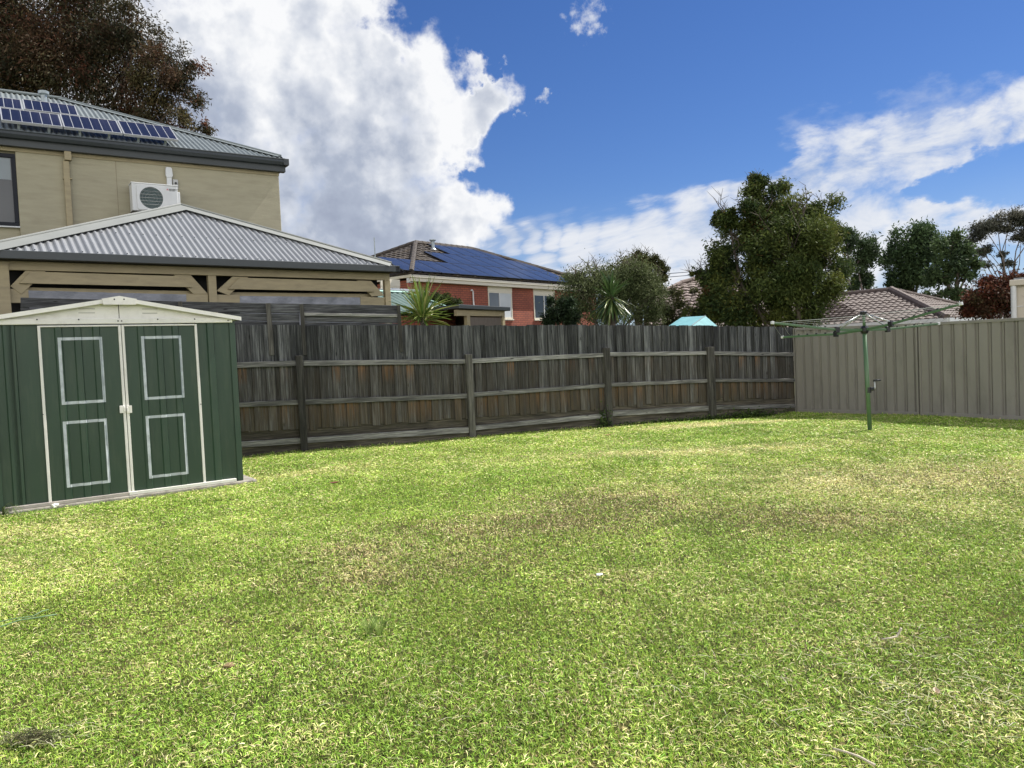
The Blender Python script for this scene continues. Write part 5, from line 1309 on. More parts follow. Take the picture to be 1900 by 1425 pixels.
def leafquads(c, d, L, W, rng):
    """rhombic leaves: centres c, directions d"""
    n = len(c); r = unitv(rng.normal(size=(n, 3))); s = unitv(np.cross(d, r))
    L = L[:, None]; W = W[:, None]
    nrm = np.cross(d, s)
    return np.stack([c - d * L / 2, c + s * W / 2 + nrm * W * 0.15, c + d * L / 2, c - s * W / 2 + nrm * W * 0.15], 1)
def tree(name, label, cat, base, blobs, n, leaf, palette, seed, trunk_r=0.12, droop=0.0, clumps=14, sigma=0.2, shell=0.55, mat='leaf', bark='bark', group=None, fork=0.35, twig=True, flat=1.0, bare=0, trunks=1):
    rng = np.random.default_rng(seed); r_ = random.Random(seed)
    t = thing(name, label, cat, base, group)
    B = [(Vector(c), Vector(r)) for c, r in blobs]
    vol = np.array([b[1].x * b[1].z for b in B]); share = vol / vol.sum()
    mb = MB(); base = Vector(base)
    cen = sum((b[0] for b in B), Vector()) / len(B)
    V = []; C = []
    low = min(b[0].z - b[1].z for b in B)
    fz = base.z + (max(b[0].z for b in B) - base.z) * fork
    starts = []
    for k in range(trunks):
        off = Vector((r_.uniform(-1, 1), r_.uniform(-1, 1), 0)) * (0.0 if trunks == 1 else trunk_r * 2.5)
        f = Vector((base.x + (cen.x - base.x) * 0.5, base.y + (cen.y - base.y) * 0.5, fz)) + off * 3
        mb.tube([base + off - Vector((0, 0, 0.2)), base + off + (f - base - off) * 0.5 + Vector((r_.uniform(-.1, .1), 0, 0)), f], [trunk_r, trunk_r * 0.85, trunk_r * 0.7], 10)
        starts.append(f)
    for (c, r), sh in zip(B, share):
        f = r_.choice(starts)
        m = (f + c) / 2 + Vector((r_.uniform(-1, 1), r_.uniform(-1, 1), r_.uniform(-0.2, 1))) * (c - f).length * 0.10
        rb_ = trunk_r * (0.3 + 0.35 * min(1, sh * 3))
        mb.tube([f - Vector((0, 0, trunk_r)), m, c], [rb_ * 1.3, rb_, rb_ * 0.5], 7)
        nc = max(4, int(clumps * (0.5 + sh * len(B) * 0.5)))
        dirs = unitv(rng.normal(size=(nc, 3))); rad = rng.uniform(shell, 1.0, nc)[:, None]
        cc = np.array(c) + dirs * rad * np.array(r)
        nl = max(20, int(n * sh)); per = rng.multinomial(nl, rng.dirichlet(np.ones(nc) * 2.2))
        for i in range(nc):
            p = Vector(cc[i])
            if twig and i % 2 == 0:
                mm = (c + p) / 2 + Vector(rng.normal(size=3)) * 0.08 * (p - c).length
                mb.tube([c, mm, p], [rb_ * 0.45, rb_ * 0.28, rb_ * 0.12], 5, cap=False)
            k = per[i]
            if k == 0: continue
            sg = sigma * (r.x * r.z * r.y) ** (1 / 3) * rng.uniform(0.75, 1.35)
            x = rng.normal(size=(k, 3)) * sg * np.array([1, 1, flat]) + cc[i]
            outd = unitv(x - np.array(c)) * 0.8 + rng.normal(size=(k, 3)) * 0.8; outd[:, 2] -= droop
            d = unitv(outd)
            L = leaf[0] * rng.uniform(0.6, 1.35, k); W = leaf[1] * rng.uniform(0.7, 1.3, k)
            V.append(leafquads(x, d, L, W, rng))
            w = [p_[1] for p_ in palette]; base_c = np.array(palette[rng.choice(len(palette), p=np.array(w) / sum(w))][0])
            pc = np.array([p_[0] for p_ in palette])[rng.choice(len(palette), size=k, p=np.array(w) / sum(w))]
            col = (0.65 * base_c + 0.35 * pc) * rng.uniform(0.65, 1.35, (k, 1))
            C.append(col)
    for i in range(bare):       # bare twigs sticking out of the top
        c, r = B[i % len(B)]
        p0 = c + Vector((r_.uniform(-.7, .7) * r.x, r_.uniform(-.5, .5) * r.y, r.z * r_.uniform(0.3, 0.8)))
        p1 = p0 + Vector((r_.uniform(-.35, .35) * r.x, 0, r.z * r_.uniform(0.35, 0.75)))
        mb.tube([c, p0, p1], [0.02, 0.013, 0.004], 4, cap=False)
        for _ in range(4):
            q = p0 + (p1 - p0) * r_.random(); mb.tube([q, q + Vector((r_.uniform(-.25, .25), r_.uniform(-.1, .1), r_.uniform(.05, .3)))], [0.008, 0.003], 4, cap=False)
    mb.build('trunk', MAT[bark], t, fix=False, smooth=True)
    mesh_np('crown', np.concatenate(V), [(0, 1, 2, 3)], np.concatenate(C), MAT[mat], t, base)
    return t
def blob(x, y, rx, ry, Y, dy=None, ddp=None):
    c = at(x, y, Y); s = Y / F0
    return (c, Vector((rx * s, (ddp if ddp else rx * s * 0.85), ry * s)))
def gnd0(x, Y, z=0): 
    p = at(x, 700, Y); return (p.x, p.y, z)

# 1 dark reddish gum behind the two-storey house
Y = 29
tree('gum_tree', 'tall dark reddish brown gum tree towering behind the two-storey house', 'tree', gnd0(60, 29), [
    blob(60, 60, 120, 90, Y), blob(170, 50, 95, 75, Y), blob(235, 120, 85, 75, Y + .5), blob(300, 150, 70, 60, Y), blob(330, 185, 48, 38, Y), blob(140, 140, 110, 70, Y - .5), blob(30, 140, 90, 60, Y),
    blob(255, 60, 55, 45, Y), blob(-60, 30, 130, 120, Y), blob(300, 228, 60, 22, Y - .3), blob(365, 240, 30, 14, Y), blob(240, 210, 70, 40, Y), blob(120, -40, 130, 70, Y), blob(-50, 150, 90, 80, Y), blob(340, 130, 35, 35, Y)],
    115000, (0.155, 0.044), [((0.066, 0.060, 0.030), 4), ((0.085, 0.048, 0.029), 3), ((0.16, 0.062, 0.040), 1.2), ((0.10, 0.085, 0.035), 1.6), ((0.035, 0.040, 0.024), 3)], 21, 0.20, droop=0.7, clumps=22, sigma=0.19, shell=0.35)
# 2 big tree behind the corner of the timber fence
Y = 20.5
tree('bushy_tree', 'big bushy olive green tree rising behind the corner of the timber fence', 'tree', gnd0(1415, 20.5), [
    blob(1465, 480, 75, 80, Y - .6), blob(1485, 415, 60, 48, Y - .3), blob(1405, 415, 55, 42, Y), blob(1365, 440, 42, 42, Y + .3), blob(1430, 372, 52, 28, Y + .3), blob(1350, 400, 25, 25, Y + .2), blob(1395, 500, 62, 62, Y + .1), blob(1440, 440, 50, 50, Y + .2), blob(1530, 410, 42, 42, Y + .2), blob(1528, 490, 48, 70, Y + .2),
    blob(1345, 490, 40, 45, Y), blob(1330, 550, 48, 45, Y), blob(1310, 510, 22, 20, Y), blob(1400, 560, 75, 42, Y - .7), blob(1480, 570, 60, 35, Y - .5), blob(1500, 520, 55, 55, Y - .6), blob(1415, 345, 30, 20, Y + .3), blob(1300, 582, 30, 24, Y), blob(1350, 580, 55, 28, Y - .3), blob(1290, 508, 14, 10, Y)],
    145000, (0.10, 0.034), [((0.055, 0.080, 0.022), 4), ((0.085, 0.108, 0.028), 3), ((0.135, 0.15, 0.036), 2), ((0.032, 0.054, 0.02), 2.4), ((0.17, 0.07, 0.03), 0.15)], 22, 0.13, droop=0.25, clumps=12, sigma=0.175, shell=0.6, bare=70, trunks=3, fork=0.2)
# red blossom cluster is part of its crown colours; 3..6 trees behind
tree('slender_tree', 'slender dark green tree with thin trunks just right of the big bushy tree', 'tree', gnd0(1592, 44), [
    blob(1585, 450, 24, 26, 44), blob(1612, 465, 22, 30, 44), blob(1590, 490, 28, 28, 44), blob(1600, 520, 22, 24, 44), blob(1572, 440, 14, 18, 44), blob(1578, 530, 14, 16, 44)],
    9000, (0.20, 0.075), [((0.050, 0.080, 0.034), 4), ((0.075, 0.11, 0.045), 2), ((0.03, 0.05, 0.028), 2)], 23, 0.11, clumps=16, sigma=0.2, shell=0.4, bark='bark_pale', trunks=3, fork=0.3)
tree('round_tree', 'round dense dark green tree standing behind the far tiled roof', 'tree', gnd0(1690, 46), [
    blob(1685, 450, 40, 36, 46), blob(1665, 490, 28, 38, 46), blob(1710, 480, 38, 45, 46), blob(1690, 520, 34, 28, 46), blob(1720, 430, 22, 18, 46), blob(1655, 525, 16, 14, 46)],
    14000, (0.24, 0.085), [((0.058, 0.095, 0.040), 4), ((0.085, 0.13, 0.052), 2.4), ((0.034, 0.056, 0.03), 2)], 24, 0.2, clumps=22, sigma=0.2, shell=0.5)
tree('leaning_tree', 'lighter green tree with spreading side limbs left of the pale branched eucalypt', 'tree', gnd0(1775, 42), [
    blob(1765, 455, 30, 24, 42), blob(1755, 490, 36, 22, 42), blob(1785, 470, 24, 22, 42), blob(1740, 515, 34, 16, 42), blob(1790, 505, 28, 14, 42), blob(1775, 545, 26, 16, 42), blob(1730, 548, 20, 10, 42), blob(1808, 488, 16, 10, 42)],
    9500, (0.22, 0.085), [((0.070, 0.108, 0.044), 4), ((0.105, 0.15, 0.058), 2.4), ((0.034, 0.055, 0.03), 2)], 25, 0.15, clumps=18, sigma=0.2, shell=0.4, fork=0.55)
# open eucalypt with pale limbs
Y = 48
tree('eucalypt', 'open eucalypt with bare pale limbs and dark leaf tufts at the top right', 'tree', gnd0(1893, Y), [
    blob(1880, 402, 26, 14, Y), blob(1850, 412, 24, 13, Y), blob(1825, 420, 24, 14, Y), blob(1812, 438, 20, 10, Y), blob(1905, 405, 24, 16, Y), blob(1868, 425, 20, 9, Y), blob(1895, 440, 16, 9, Y), blob(1815, 470, 16, 12, Y), blob(1830, 462, 12, 8, Y), blob(1822, 490, 14, 10, Y), blob(1870, 490, 12, 9, Y), blob(1920, 430, 30, 20, Y), blob(1862, 470, 9, 7, Y), blob(1800, 448, 14, 8, Y)],
    13000, (0.20, 0.055), [((0.085, 0.088, 0.066), 4), ((0.12, 0.115, 0.085), 2), ((0.055, 0.06, 0.05), 2)], 26, 0.075, droop=0.2, clumps=14, sigma=0.32, shell=0.2, bark='bark_pale', fork=0.42, flat=0.6, bare=10)
Y = 24
tree('copper_bush', 'rounded reddish brown leafy bush beside the beige building corner', 'bush', gnd0(1845, Y), [
    blob(1840, 545, 40, 30, Y), blob(1820, 565, 34, 26, Y), blob(1862, 535, 34, 24, Y), blob(1870, 570, 36, 30, Y), blob(1800, 575, 20, 18, Y), blob(1885, 522, 25, 14, Y), blob(1830, 522, 18, 12, Y)],
    15000, (0.10, 0.045), [((0.085, 0.028, 0.020), 4), ((0.14, 0.045, 0.026), 2), ((0.055, 0.035, 0.02), 2), ((0.075, 0.07, 0.03), 1)], 27, 0.08, clumps=26, sigma=0.2, shell=0.5)
# shrubs between the brick house and the tiled house
Y = 20
tree('olive_shrub', 'broad pale olive shrub with small silvery leaves behind the drooping yucca', 'shrub', gnd0(1150, Y), [
    blob(1085, 545, 55, 40, Y), blob(1150, 530, 55, 45, Y), blob(1195, 560, 45, 40, Y), blob(1060, 580, 45, 24, Y), blob(1130, 580, 60, 26, Y), blob(1110, 515, 40, 26, Y), blob(1180, 510, 40, 30, Y), blob(1215, 535, 26, 24, Y), blob(1210, 585, 28, 20, Y), blob(1065, 520, 22, 16, Y)],
    42000, (0.06, 0.025), [((0.085, 0.108, 0.042), 4), ((0.14, 0.165, 0.075), 2.5), ((0.05, 0.07, 0.026), 3), ((0.24, 0.26, 0.15), 0.7)], 28, 0.06, clumps=40, sigma=0.21, shell=0.2, trunks=3, fork=0.25, bare=40)
Y = 25
tree('green_tree', 'dark olive tree top rising behind the pale olive shrub', 'tree', gnd0(1185, Y), [
    blob(1185, 495, 38, 22, Y), blob(1160, 500, 30, 20, Y), blob(1215, 488, 18, 16, Y), blob(1190, 475, 14, 10, Y), blob(1228, 505, 16, 18, Y), blob(1175, 530, 60, 30, Y)],
    14000, (0.10, 0.04), [((0.065, 0.072, 0.022), 4), ((0.10, 0.095, 0.028), 2), ((0.035, 0.042, 0.018), 2)], 29, 0.09, clumps=22, sigma=0.2, shell=0.4, bare=10)
Y = 18.5
tree('dark_shrub', 'dark glossy green shrub in front of the right hand brick house window', 'shrub', gnd0(1040, Y), [
    blob(1040, 578, 26, 22, Y), blob(1022, 590, 16, 16, Y), blob(1060, 588, 18, 18, Y), blob(1020, 560, 10, 8, Y), blob(1052, 560, 18, 10, Y)],
    7000, (0.065, 0.03), [((0.022, 0.040, 0.018), 4), ((0.04, 0.065, 0.025), 2), ((0.015, 0.024, 0.014), 2)], 30, 0.05, clumps=22, sigma=0.2, shell=0.4)
Y = 23.5
tree('leafy_bush', 'leafy mid green bush against the brick wall behind the sunny yucca', 'bush', gnd0(830, Y), [
    blob(822, 558, 20, 13, Y), blob(840, 565, 16, 10, Y), blob(806, 556, 14, 12, Y), blob(852, 567, 9, 6, Y)],
    5000, (0.09, 0.035), [((0.05, 0.075, 0.022), 4), ((0.08, 0.105, 0.03), 2), ((0.03, 0.04, 0.018), 2)], 31, 0.04, clumps=16, sigma=0.22, shell=0.3)
Y = 22.5
tree('creeper', 'patchy green creeper growing over the mossy tiled roof', 'creeper', gnd0(1235, Y), [
    blob(1252, 545, 16, 14, Y), blob(1262, 565, 14, 14, Y), blob(1245, 580, 20, 16, Y), blob(1262, 592, 18, 12, Y), blob(1225, 575, 22, 24, Y), blob(1240, 600, 20, 8, Y), blob(1288, 540, 8, 8, Y)],
    5200, (0.07, 0.035), [((0.085, 0.095, 0.035), 4), ((0.13, 0.13, 0.055), 2), ((0.04, 0.05, 0.02), 2)], 32, 0.03, clumps=18, sigma=0.24, shell=0.2)

# yuccas
def yucca(label, c, base, n, L, emin, emax, seed, cols, w=0.045, sag=0.25):
    t = thing('yucca', label, 'yucca', base); r_ = random.Random(seed); c = Vector(c); base = Vector(base)
    mb = MB(); mb.tube([base - Vector((0, 0, 0.1)), base + (c - base) * 0.5 + Vector((0.03, 0, 0)), c], [0.08, 0.07, 0.055], 9); mb.build('trunk', MAT['bark'], t, smooth=True)
    mb = MB()
    for i in range(n):
        a = r_.uniform(0, 2 * PI); e = emin + (emax - emin) * r_.random() ** 0.8
        Li = L * r_.uniform(0.75, 1.15); d = Vector((math.cos(a) * math.cos(e), math.sin(a) * math.cos(e), math.sin(e)))
        s = d.cross(Vector((0, 0, 1)))
        s = s.normalized() if s.length > 0.05 else Vector((1, 0, 0)); up = s.cross(d)
        g = r_.uniform(0.7, 1.25); col = r_.choice(cols); col = tuple(x * g for x in col); colm = tuple(x * 0.75 for x in col)
        st = c + Vector((0, 0, r_.uniform(-0.12, 0.12))); pts = []
        for k, (f, ww) in enumerate(((0, 0.5), (0.25, 0.95), (0.55, 1.0), (0.8, 0.6), (1.0, 0.05))):
            p = st + d * Li * f - Vector((0, 0, sag * Li * f * f * max(0.0, math.cos(e)) * (0.6 + 0.8 * (i % 3 == 0))))
            pts.append((p - s * w * ww / 2 + up * 0.010 * ww, p - up * 0.004, p + s * w * ww / 2 + up * 0.010 * ww))
        vs = [v for q in pts for v in q]; fs = []
        for k in range(4):
            b = k * 3; fs += [(b, b + 1, b + 4, b + 3), (b + 1, b + 2, b + 5, b + 4)]
        mb.add(vs, fs, col)
    mb.build('leaf_rosette', MAT['leaf_gloss'], t, fix=False)
    return t
y1 = at(784, 590, 14.6)
yucca('sunny green and yellow yucca rosette in front of the striped roof', y1, (y1.x, y1.y, 0), 130, 0.72, -0.38, 1.4, 41, [(0.13, 0.21, 0.035), (0.20, 0.27, 0.055), (0.085, 0.15, 0.03), (0.30, 0.32, 0.11)], 0.04, 0.16)
y2 = at(1134, 548, 16.0)
t2_ = yucca('tall drooping yucca with hanging lower leaves before the pale olive shrub', y2, (y2.x, y2.y, 0), 60, 0.52, 0.45, 1.5, 42, [(0.05, 0.095, 0.03), (0.08, 0.13, 0.04)])
mb = MB(); r_ = random.Random(43)
for i in range(110):
    a = r_.uniform(0, 2 * PI); e = r_.uniform(-1.35, -0.15); Li = r_.uniform(0.4, 0.62)
    d = Vector((math.cos(a) * math.cos(e), math.sin(a) * math.cos(e), math.sin(e))); s = d.cross(Vector((0, 0, 1))).normalized(); up = s.cross(d)
    g = r_.uniform(0.7, 1.3); col = r_.choice([(0.06, 0.11, 0.03), (0.11, 0.16, 0.04), (0.17, 0.20, 0.06), (0.04, 0.075, 0.022)]); col = tuple(x * g for x in col)
    st = y2 - Vector((0, 0, 0.02 + 0.10 * r_.random())); w = 0.042; vs = []
    for f, ww in ((0, 0.5), (0.3, 1), (0.6, 0.95), (0.85, 0.5), (1, 0.05)):
        p = st + d * Li * f - Vector((0, 0, 0.15 * f * f * math.cos(e))); vs += [p - s * w * ww / 2, p - up * 0.006, p + s * w * ww / 2]
    fs = []
    for k in range(4):
        b = 3 * k; fs += [(b, b + 1, b + 4, b + 3), (b + 1, b + 2, b + 5, b + 4)]
    mb.add(vs, fs, col)
mb.build('hanging_leaves', MAT['leaf_gloss'], t2_, fix=False)

# weeds at the fence foot
def weed(name, label, cat, x, y, w, h, n, pal, seed, leaf=(0.05, 0.025), d=0.14):
    P = FE.P(x, y, d); P.z = float(gz(P.x, P.y)); rng = np.random.default_rng(seed)
    t = thing(name, label, cat, P)
    c = np.stack([rng.normal(size=n) * w / 2, rng.normal(size=n) * 0.04, np.abs(rng.normal(size=n)) * h * 0.6], 1)
    u = np.array(FE.u); nn = np.array(FE.n)
    c = np.array(P) + c[:, :1] * u + c[:, 1:2] * nn + np.array([0, 0, 1]) * c[:, 2:3]
    dd = unitv(rng.normal(size=(n, 3)) + np.array([0, 0, 0.6]))
    pc = np.array([p[0] for p in pal])[rng.choice(len(pal), size=n, p=np.array([p[1] for p in pal]) / sum(p[1] for p in pal))] * rng.uniform(0.7, 1.3, (n, 1))
    mesh_np('foliage', leafquads(c, dd, leaf[0] * rng.uniform(.6, 1.3, n), leaf[1] * rng.uniform(.7, 1.3, n), rng), [(0, 1, 2, 3)], pc, MAT['leaf'], t, P)
    mb = MB(); r_ = random.Random(seed)
    for i in range(8):
        b = P + FE.u * r_.uniform(-w / 2, w / 2); mb.tube([b - Vector((0, 0, 0.02)), b + Vector((r_.uniform(-.03, .03), 0, h * r_.uniform(.4, .9)))], [0.004, 0.002], 5)
    mb.build('stem', MAT['leaf'], t)
GP = [((0.06, 0.10, 0.025), 3), ((0.10, 0.15, 0.035), 2), ((0.035, 0.06, 0.02), 2)]
weed('ivy', 'dark green ivy climbing the foot of the third timber fence post', 'ivy', 1122, 788, 0.13, 0.26, 230, [((0.04, 0.07, 0.022), 3), ((0.085, 0.12, 0.04), 1.5)], 51, (0.055, 0.03), 0.13)
weed('weed_clump', 'low bright green weed clump at the fence foot just left of the metal fence corner', 'weeds', 1385, 769, 0.75, 0.12, 1100, GP, 52)
weed('weed_clump', 'thin straggling weeds along the fence foot between the third and fourth posts', 'weeds', 1260, 776, 1.7, 0.07, 700, GP, 53)
# strappy tuft at the left corner of the shed
P = SH.P(3, 945, 0.10); P.z = 0.0; tf = thing('strappy_plant', 'strappy green grass tuft at the left foot of the green shed', 'plant', P); mb = MB(); r_ = random.Random(8)
for i in range(26):
    a = r_.uniform(0, 2 * PI); L_ = r_.uniform(0.18, 0.34); o_ = Vector((math.cos(a), math.sin(a) * 0.6, 0)); s = Vector((-o_.y, o_.x, 0)).normalized() * 0.004; g = r_.uniform(.7, 1.3)
    q = [P + o_ * L_ * f * 0.75 + Vector((0, 0, L_ * (1.5 * f - 1.35 * f * f))) for f in (0, .35, .7, 1)]
    mb.add([v for p in q for v in (p - s, p + s)], [(0, 1, 3, 2), (2, 3, 5, 4), (4, 5, 7, 6)], (0.09 * g, 0.12 * g, 0.045 * g))
mb.build('blade', MAT['leaf'], tf, fix=False)

# ------------------------------------------------------------------ lawn
def vnoise(x, y, s, seed):
    r = np.random.default_rng(seed).random((64, 64)); u, v = x / s, y / s
    i, j = np.floor(u).astype(int), np.floor(v).astype(int); fu, fv = u - i, v - j
    fu = fu * fu * (3 - 2 * fu); fv = fv * fv * (3 - 2 * fv)
    g = lambda a, b: r[a % 64, b % 64]
    return (g(i, j) * (1 - fu) + g(i + 1, j) * fu) * (1 - fv) + (g(i, j + 1) * (1 - fu) + g(i + 1, j + 1) * fu) * fv
def fb(x, y, s, seed): return (vnoise(x, y, s, seed) + 0.5 * vnoise(x, y, s / 2.1, seed + 1) + 0.25 * vnoise(x, y, s / 4.3, seed + 2)) / 1.75
def patch(x, y, px, py, rx, ry, rot=0.0):
    """soft ellipse on the lawn around the spot seen at (px, py); radii in metres across / away"""
    c = pz(px, py, 0); dx, dy = x - c.x, y - c.y
    cr, sr = math.cos(rot), math.sin(rot); u, v = (dx * cr + dy * sr) / rx, (-dx * sr + dy * cr) / ry
    return np.clip(1.25 - np.sqrt(u * u + v * v), 0, 1)
def on_lawn(x, y, m=0.03):
    d1 = (x - FO.x) * FE.n.x + (y - FO.y) * FE.n.y
    d2 = (x - CORNER.x) * RF.n.x + (y - CORNER.y) * RF.n.y
    us = (x - SH.o.x) * SH.u.x + (y - SH.o.y) * SH.u.y; ns = (x - SH.o.x) * SH.n.x + (y - SH.o.y) * SH.n.y
    inside = (us > aL - 0.14) & (us < sp_(480, 899)[0] - 0.02) & (ns < 0.065) & (ns > -DEP - 0.1)
    return (d1 > m) & (d2 > m) & ~inside
def dryness(x, y):
    n1 = fb(x, y, 1.1, 5); n2 = fb(x, y, 0.35, 9); n3 = fb(x, y, 0.12, 15)
    straw = 0.30 * patch(x, y, 560, 880, 1.3, 0.5, 0.45) + 0.35 * patch(x, y, 60, 985, 0.9, 0.7) + 1.1 * patch(x, y, 1330, 787, 1.6, 0.55, 0.3) + 0.35 * patch(x, y, 1700, 930, 1.8, 1.3) \
        + 0.32 * patch(x, y, 1560, 880, 2.4, 1.2) + 0.35 * patch(x, y, 1240, 840, 1.8, 0.6) + 0.45 * patch(x, y, 110, 1250, 0.42, 0.05, 0.12) + 0.30 * patch(x, y, 1640, 1195, .22, .1) + 0.32 * patch(x, y, 1830, 1320, 0.4, 0.3) + 0.25 * patch(x, y, 580, 1370, 0.12, 0.12) \
        + 0.3 * patch(x, y, 1140, 1065, 0.4, 0.2) + 0.22 * patch(x, y, 1480, 830, 3, 0.5) + 0.2 * patch(x, y, 20, 1050, 0.5, 0.6)
    brown = 0.10 + 0.62 * patch(x, y, 1130, 935, 1.2, 1.0) + 0.6 * patch(x, y, 1480, 965, 0.95, 0.6) + 0.5 * patch(x, y, 900, 985, 1.2, 0.6) + 0.45 * patch(x, y, 690, 1075, 0.8, 0.32) + 0.45 * patch(x, y, 1700, 885, 1.9, 1.0) + 0.5 * patch(x, y, 650, 1030, 0.5, 0.35) + 0.4 * patch(x, y, 850, 1040, 0.8, 0.35)
    return straw * (0.55 + 0.9 * n2), brown * (0.45 + 1.1 * n2), n1, n2, n3
def build_lawn():
    rng = np.random.default_rng(77)
    Ys = np.linspace(1.9, 17.0, 400); dens = lambda y: 82000 / np.maximum(y, 2.2)
    width = lambda y: 1.36 * y + 1.8
    w = dens(Ys) * width(Ys); cdf = np.cumsum(w); total = int(np.trapezoid(w, Ys)) if hasattr(np, 'trapezoid') else int(np.trapz(w, Ys)); cdf = cdf / cdf[-1]
    y = np.interp(rng.random(total), cdf, Ys) + rng.normal(size=total) * 0.02
    x = (rng.random(total) - 0.5) * width(y)
    k2 = 90000; y2 = rng.uniform(0.8, 16.5, k2); x2 = rng.choice([-1, 1], k2) * (0.68 * y2 + 0.9 + 3.4 * rng.random(k2))     # beyond the edges of the photograph
    x = np.concatenate([x, x2]); y = np.concatenate([y, y2])
    # blades grow in small tufts
    tx, ty = np.round(x / 0.05) * 0.05, np.round(y / 0.05) * 0.05
    x = x + (tx + 0.015 * np.sin(tx * 311 + ty * 173) - x) * 0.12; y = y + (ty + 0.015 * np.cos(tx * 197 - ty * 271) - y) * 0.12
    k = on_lawn(x, y); x, y = x[k], y[k]
    straw, brown, n1, n2, n3 = dryness(x, y)
    n = len(x); u = rng.random(n)
    bare = rng.random(n) < np.clip(brown * 0.45 + np.clip(0.42 - n3, 0, 1) * 2.6, 0, 0.7)
    kk = ~bare; x, y, straw, brown, n1, n2, n3, u = [q[kk] for q in (x, y, straw, brown, n1, n2, n3, u)]; n = len(x)
    isstraw = u < np.clip(0.19 + straw * 1.0 + 0.35 * (n1 - 0.5) + 0.25 * (n2 - 0.5), 0.05, 0.9)
    isbrown = ~isstraw & (rng.random(n) < np.clip(brown * 1.15, 0, 0.85))
    pal_g = np.array([(0.24, 0.39, 0.044), (0.33, 0.47, 0.065), (0.45, 0.54, 0.105), (0.13, 0.27, 0.032)])
    col = pal_g[rng.choice(4, size=n, p=[.35, .3, .2, .15])]
    lush = np.clip((fb(x, y, 0.8, 31) - 0.35) * 2.2, 0, 1)[:, None]
    col = col * (1 - 0.55 * lush) + np.array((0.20, 0.36, 0.040)) * 0.55 * lush
    pal_s = np.array([(0.58, 0.54, 0.24), (0.62, 0.58, 0.31), (0.52, 0.43, 0.20), (0.52, 0.56, 0.18)])
    col[isstraw] = pal_s[rng.choice(4, size=isstraw.sum())]
    pal_b = np.array([(0.24, 0.165, 0.085), (0.34, 0.25, 0.13), (0.19, 0.18, 0.06), (0.44, 0.35, 0.21)])
    col[isbrown] = pal_b[rng.choice(4, size=isbrown.sum())]
    col = col * rng.uniform(0.66, 1.5, (n, 1)) * (0.70 + 0.70 * n2[:, None])
    far = np.maximum(1.0, y / 4.0)
    h = rng.uniform(0.012, 0.026, n) * (0.7 + 0.7 * n1) * far ** 0.35 * np.where(isbrown, 0.65, 1.0)
    edge = np.minimum((x - FO.x) * FE.n.x + (y - FO.y) * FE.n.y, (x - CORNER.x) * RF.n.x + (y - CORNER.y) * RF.n.y)
    h = h * (1 + 1.6 * np.clip(1 - edge / 0.16, 0, 1) * (0.3 + n2))
    out = np.abs(x) > 0.68 * y + 0.9
    wd = rng.uniform(0.0023, 0.0040, n) * far ** 0.9 * np.where(out, 3.0, 1.0); h = h * np.where(out, 1.3, 1.0)
    az = rng.uniform(0, 2 * PI, n); tilt = np.abs(rng.normal(0.55, 0.35, n)); flat = rng.random(n) < np.where(isstraw, 0.20, 0.08)
    tilt = np.where(flat, rng.uniform(1.1, 1.5, n), tilt); h = np.where(flat, h * 1.15, h)
    z0 = gz(x, y) + np.where(flat, rng.uniform(0.005, 0.025, n), -0.003)
    d = np.stack([np.cos(az) * np.sin(tilt), np.sin(az) * np.sin(tilt), np.cos(tilt)], 1)
    s = np.stack([-np.sin(az), np.cos(az), np.zeros(n)], 1)
    tw = rng.uniform(-0.9, 0.9, n)[:, None]; cr_ = np.cross(d, s); s = s * np.cos(tw) + cr_ * np.sin(tw)
    b = np.stack([x, y, z0], 1); H = h[:, None]; Wd = wd[:, None] / 2
    bend = np.stack([np.cos(az), np.sin(az), -0.6 * np.ones(n)], 1) * H * rng.uniform(0.05, 0.45, n)[:, None]
    mid = b + d * H * 0.55; tip = b + d * H + bend
    V = np.stack([b - s * Wd, b + s * Wd, mid + s * Wd * 0.9, mid - s * Wd * 0.9, tip], 1)
    o = mesh_np('lawn_grass', V, [(0, 1, 2, 3), (3, 2, 4)], col, MAT['blade'], None, (0, 0, 0))
    tag(o, 'patchy sunlit mown lawn with straw coloured and brown worn patches', 'grass', kind='stuff')
    print('blades', n)
build_lawn()
